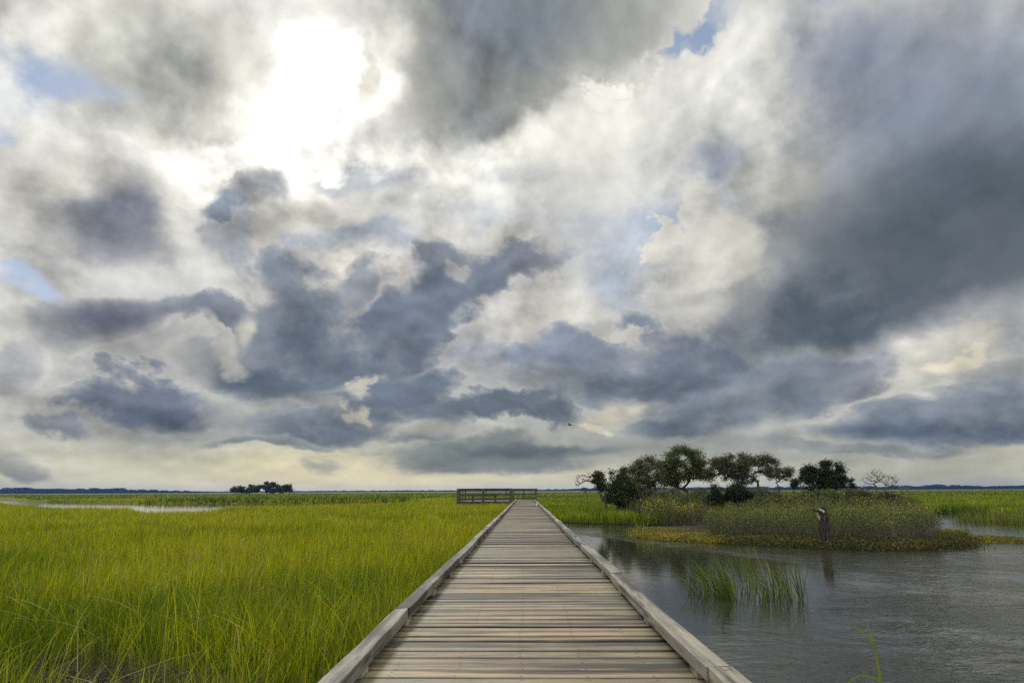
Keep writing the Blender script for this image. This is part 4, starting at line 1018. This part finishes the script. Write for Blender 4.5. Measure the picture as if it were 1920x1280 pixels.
# ------------------------------------------------------------------ reeds standing in the open water
def reed_clump(label, px, py, n, spread, h, lean=0.16, droop=0.35, ld=2.6):
    b = at_z(px, py, 0); k_ = n
    k_ = n = int(n * 0.9)
    x = b.x + rng.normal(0, spread[0] * 1.1, k_); y = b.y + rng.normal(0, spread[1], k_)
    hh = h * np.clip(rng.normal(0.8, 0.18, k_), 0.35, 1.1)
    P1 = blades(x, y, np.full(k_, -0.12), hh + 0.1, np.full(k_, 0.014), np.clip(rng.normal(0.46, 0.24, k_), 0, 1), lean=lean, droop=droop, levels=6, lean_dir=ld)
    o = link('reed_clump', blade_mesh('reed_clump', [P1]), M['reed']); o.data.transform(Matrix.Translation((-b.x, -b.y, 0))); o.location = (b.x, b.y, 0)
    tag(o, label, 'reeds', 'green reed clumps standing in the open pond'); return o
reed_clump('small green reed clump standing alone in the pond, nearest the boardwalk', 1304, 1114, 30, (0.05, 0.06), 0.46, droop=0.5)
reed_clump('widest and densest green reed clump in the open pond', 1346, 1110, 190, (0.17, 0.22), 0.60, droop=0.5)
reed_clump('dense dark tuft at the right edge of the widest reed clump', 1366, 1124, 80, (0.055, 0.10), 0.66, droop=0.3)
reed_clump('two tall slanting reeds rising just right of the widest clump', 1392, 1099, 14, (0.05, 0.05), 0.72, droop=0.08, lean=0.22)
reed_clump('reed clump with the tallest thin seed stalks in the pond', 1414, 1098, 36, (0.11, 0.07), 0.85, droop=0.15, lean=0.18)
reed_clump('narrow leafy reed column in the middle right of the pond reeds', 1440, 1124, 44, (0.06, 0.08), 0.62, droop=0.2)
reed_clump('broad loose reed clump with dark matted base in the pond', 1462, 1116, 60, (0.12, 0.10), 0.66, droop=0.25)
reed_clump('single slim reed tuft second from the right in the pond', 1484, 1126, 16, (0.03, 0.03), 0.60, droop=0.12)
reed_clump('rightmost slim reed tuft standing in the open pond', 1504, 1122, 20, (0.035, 0.04), 0.62, droop=0.12)
# reeds in the far right water
n = 1500; P = in_poly(ppx([(1775, 978), (1930, 984), (1990, 984), (1990, 978), (1850, 975)]), n)
o = link('reeds', blade_mesh('reeds', [blades(P[:, 0], P[:, 1], np.full(n, -0.1), rng.uniform(0.3, 0.85, n), np.full(n, 0.022), np.clip(rng.normal(0.6, 0.2, n), 0, 1), droop=0.3, levels=4)]), M['reed']); tag(o, 'thin reeds scattered through the bright water at the far right', 'reeds', kind='stuff')
# tall arching blades close to the camera
b = Vector((at_y(1662, 1280, 4.6).x, 4.6, -0.1))
B = MB()
def ribbon(pts, wd):
    P = [at_y(x, y, Y_) for x, y, Y_ in pts]; vs = []; m_ = len(P); pp_ = []
    for i in range(m_ * 4 - 3):
        t = i / 4; j = min(int(t), m_ - 2); u = t - j
        p0, p1, p2, p3 = P[max(j - 1, 0)], P[j], P[j + 1], P[min(j + 2, m_ - 1)]
        pp_.append(0.5 * ((2 * p1) + (p2 - p0) * u + (2 * p0 - 5 * p1 + 4 * p2 - p3) * u * u + (3 * p1 - p0 - 3 * p2 + p3) * u ** 3))
    K = len(pp_)
    for i, p in enumerate(pp_):
        d = (pp_[min(i + 1, K - 1)] - pp_[max(i - 1, 0)]).normalized(); s_ = d.cross(Vector((0.1, 1, 0.25))).normalized()
        u = i / (K - 1); w_ = wd * (0.35 + 0.65 * math.sin(min(1, u * 1.6 + 0.25) * 1.57)) * (1 - u) ** 0.55 + 0.0004
        vs += [p - s_ * w_, p + Vector((0, 0.12 * w_, 0)), p + s_ * w_]
    fs = []
    for i in range(K - 1): fs += [(3 * i, 3 * i + 1, 3 * i + 4, 3 * i + 3), (3 * i + 1, 3 * i + 2, 3 * i + 5, 3 * i + 4)]
    B.add(vs, fs, (0.78, 0.6, 0.5, 1))
ribbon([(1668, 1420, 4.6), (1652, 1282, 4.6), (1640, 1215, 4.6), (1625, 1160, 4.6)], 0.0085)
ribbon([(1668, 1420, 4.62), (1650, 1270, 4.62), (1636, 1205, 4.6), (1612, 1182, 4.55), (1590, 1172, 4.5)], 0.0075)
ribbon([(1668, 1420, 4.58), (1655, 1290, 4.6), (1630, 1268, 4.55), (1605, 1268, 4.5), (1572, 1295, 4.45)], 0.008)
o = B.build('grass_plant', M['reed']); o.data.transform(Matrix.Translation(-b)); o.location = b
tag(o, 'bright green arching grass blades close to camera at the lower right', 'grass plant')

# ------------------------------------------------------------------ stump
sb = at_z(1549, 1024, 0.02); st_ = empty('tree_stump', sb); tag(st_, 'broken grey tree stump with jagged top at the island shore', 'stump')
B = MB(); prof = [(0, 0.26, 0), (0.06, 0.20, 0), (0.16, 0.145, 0), (0.32, 0.125, -.01), (0.52, 0.115, .0), (0.70, 0.12, .005), (0.84, 0.125, -.01), (0.95, 0.11, .0), (1.06, 0.07, .03), (1.14, 0.03, 0.05)]
vs = []; NR = 20
for zi, (z, r_, ox) in enumerate(prof):
    for k_ in range(NR):
        a = 2 * math.pi * k_ / NR; f = 1 + 0.22 * math.sin(a * 3 + z * 2.0) + 0.12 * math.sin(a * 7 + z * 5) + (0.5 * max(0, math.sin(a * 4 + 1)) if z < 0.1 else 0)
        jag = (0.07 * math.sin(a * 5 + 1.0) + 0.05 * math.sin(a * 11)) if zi >= 7 else 0
        vs.append((ox + r_ * f * math.cos(a), r_ * f * math.sin(a), z - 0.04 + jag))
B.add(vs, grid_faces(len(prof), NR, wrap=True) + [tuple(range(len(vs) - NR, len(vs)))])
B.build('trunk', M['stump'], st_, smooth=False)
B = MB(); B.tube([(-0.06, -0.02, 0.74), (-0.13, -0.02, 0.82), (-0.17, -0.03, 0.90), (-0.20, -0.03, 0.93)], [0.055, 0.04, 0.025, 0.012], 7); B.build('broken_limb', M['palewood'], st_)
B = MB(); B.tube([(0.0, -0.06, 0.98), (-0.07, -0.07, 1.03), (-0.13, -0.07, 1.07)], [0.05, 0.038, 0.015], 7)
B.build('broken_limb', M['palewood'], st_)
B = MB(); B.tube([(-0.02, 0, 1.0), (-0.2, 0, 1.02), (-0.42, 0.02, 1.06)], [0.03, 0.018, 0.008], 6); B.tube([(-0.2, 0, 1.02), (-0.3, 0.02, 1.10)], [0.012, 0.005], 5)
B.build('dead_branch', M['stump'], st_)

# ------------------------------------------------------------------ flying bird
c = at_y(1068, 797, 70.0); B = MB()
B.tube([(-.26, 0, -.03), (-.16, 0, 0), (-.02, 0, .02), (.10, 0, .015), (.17, 0, .03), (.24, 0, .02)], [.012, .045, .06, .045, .032, .006], 8)
for s in (-1, 1):
    w_ = [(0.06, .04 * s, .04), (.02, .2 * s, .12), (-.05, .38 * s, .13), (-.16, .52 * s, .08)]; e = [(-.10, .04 * s, .03), (-.12, .2 * s, .10), (-.16, .36 * s, .115), (-.19, .50 * s, .08)]
    top = [Vector(p) + Vector((0, 0, .008)) for p in w_ + e]; bot = [Vector(p) - Vector((0, 0, .004)) for p in w_ + e]
    fs = [(i, i + 1, i + 5, i + 4) for i in range(3)] + [(8 + i + 4, 8 + i + 5, 8 + i + 1, 8 + i) for i in range(3)] + [(i, i + 8, i + 9, i + 1) for i in range(3)] + [(i + 4, i + 5, i + 13, i + 12) for i in range(3)] + [(3, 11, 15, 7)]
    B.add(top + bot, fs)
o = B.build('bird', M['bird'], smooth=True); o.location = c; o.rotation_euler = (R(10), R(5), R(150)); tag(o, 'small dark bird flying low over the marsh against the clouds', 'bird')

# ------------------------------------------------------------------ far woods
def wood_line(label, Y, x0, x1, prof, seed, leaf=2.2, dens=1.0):
    """x in photo pixels; prof(u) = height in metres"""
    r_ = np.random.default_rng(seed); xa, xb = at_y(x0, 920, Y).x, at_y(x1, 920, Y).x; L = xb - xa; n = int(abs(L) * 40 * dens)
    u = r_.uniform(0, 1, n); hh = np.array([prof(a_) for a_ in u]); cr = 0.80 + 0.20 * np.sin(u * L / 7.0 + 3 * np.sin(u * L / 23.0)) * np.sin(u * L / 31.0 + 1)
    z = hh * cr * r_.uniform(-0.05, 1, n)
    P = np.stack([xa + u * L, Y + r_.uniform(-12, 12, n), 0.4 + z], 1)
    o = link('far_woods', leaves_mesh('far_woods', P, np.full(n, leaf), r_.uniform(0, 1, n)), M['farwood']); tag(o, label, 'woods', kind='stuff')
def profL(u):
    x = -100 + 485 * u
    return 12.5 + 3.5 * math.sin(x * 0.03) * math.sin(x * 0.011 + 1) if x < 230 else max(2.0, 12.0 * (1 - (x - 230) / 200)) * (0.85 + 0.3 * math.sin(x * 0.31))
wood_line('long dark blue line of woods on the horizon at the far left', 1500, -100, 385, profL, 41, 2.6, 1.3)
wood_line('thin distant tree line on the horizon behind the viewing platform', 2300, 300, 1120, lambda u: 5.0 + 4.5 * max(0, u - 0.75) * 3, 42, 3.0, 0.7)
wood_line('blue distant tree line on the horizon behind the island grove', 1500, 1090, 1680, lambda u: 8.0, 43, 2.4, 1.2)
wood_line('dark blue distant tree line on the horizon at the far right', 1450, 1670, 2060, lambda u: 8.5 + 2.5 * math.exp(-((u - 0.25) / 0.06) ** 2) + math.sin(u * 40) * 0.7, 44, 2.4, 1.3)
# clump of trees far out in the marsh
GI = 'trees of the far hammock'
HY = 330.0
for i, (lab, bx, lobes, nl) in enumerate((
    ('low rounded bushy tree at the left end of the far tree hammock', 447, [(450, 916, 12, 4), (438, 919, 6, 3), (452, 919, 14, 3)], 2600),
    ('broad low tree left of centre in the far tree hammock', 468, [(466, 913, 13, 5), (474, 910, 6, 3), (480, 914, 7, 5), (470, 919, 18, 3), (456, 918, 14, 3.5)], 4200),
    ('tallest round crowned tree in the far tree hammock', 506, [(506, 910, 10, 6), (504, 904.5, 6, 2), (498, 916, 9, 5), (512, 915, 9, 6), (493, 911, 4, 2), (506, 918, 14, 4), (489, 916, 10, 5)], 5200),
    ('open wispy tree right of the tallest in the far hammock', 525, [(522, 912, 5, 4), (528, 916, 8, 4), (535, 911, 3, 3), (527, 919, 10, 3)], 1700),
    ('rightmost slim tree of the far tree hammock', 543, [(545, 911.5, 3, 3), (542, 916, 5, 3), (538, 911, 3, 2), (541, 919, 7, 3)], 1100))):
    tree('hammock_tree', lab, 'tree', HY + i * 2, (bx, 921), [(bx, 919, 0)], lobes, 30, nl, 0.62, 'oak', rt=0.06, seed=50 + i, clump=0.5, group=GI, tone=0.2, gz=0.45)
# ------------------------------------------------------------------ air
HAZE = 0.00010
if HAZE:
    B = MB(); B.add([(x, y, z) for z in (-1.6, 21) for y in (-200, 3300) for x in (-2700, 2700)], [(0, 1, 3, 2), (4, 6, 7, 5), (0, 4, 5, 1), (2, 3, 7, 6), (0, 2, 6, 4), (1, 5, 7, 3)])
    B.f = [tuple(reversed(f)) for f in B.f]
    hm_ = bpy.data.materials.new('haze'); hm_.use_nodes = True; N = NT(hm_.node_tree)
    v = N.n('ShaderNodeVolumePrincipled', {'Color': (0.20, 0.40, 1.0, 1), 'Density': HAZE, 'Anisotropy': 0.3})
    o_ = N.n('ShaderNodeOutputMaterial'); N.nt.links.new(v.outputs[0], o_.inputs['Volume'])
    tag(B.build('haze', hm_), kind='stuff', label='thin blue haze of air over the whole marsh', cat='haze')
cy = sc.cycles
cy.use_adaptive_sampling = True; cy.adaptive_threshold = 0.01; cy.adaptive_min_samples = 16
cy.use_denoising = False
cy.max_bounces = 5; cy.diffuse_bounces = 2; cy.glossy_bounces = 2; cy.transmission_bounces = 2; cy.volume_bounces = 0; cy.transparent_max_bounces = 4
cy.sample_clamp_indirect = 4.0; cy.caustics_reflective = False; cy.caustics_refractive = False
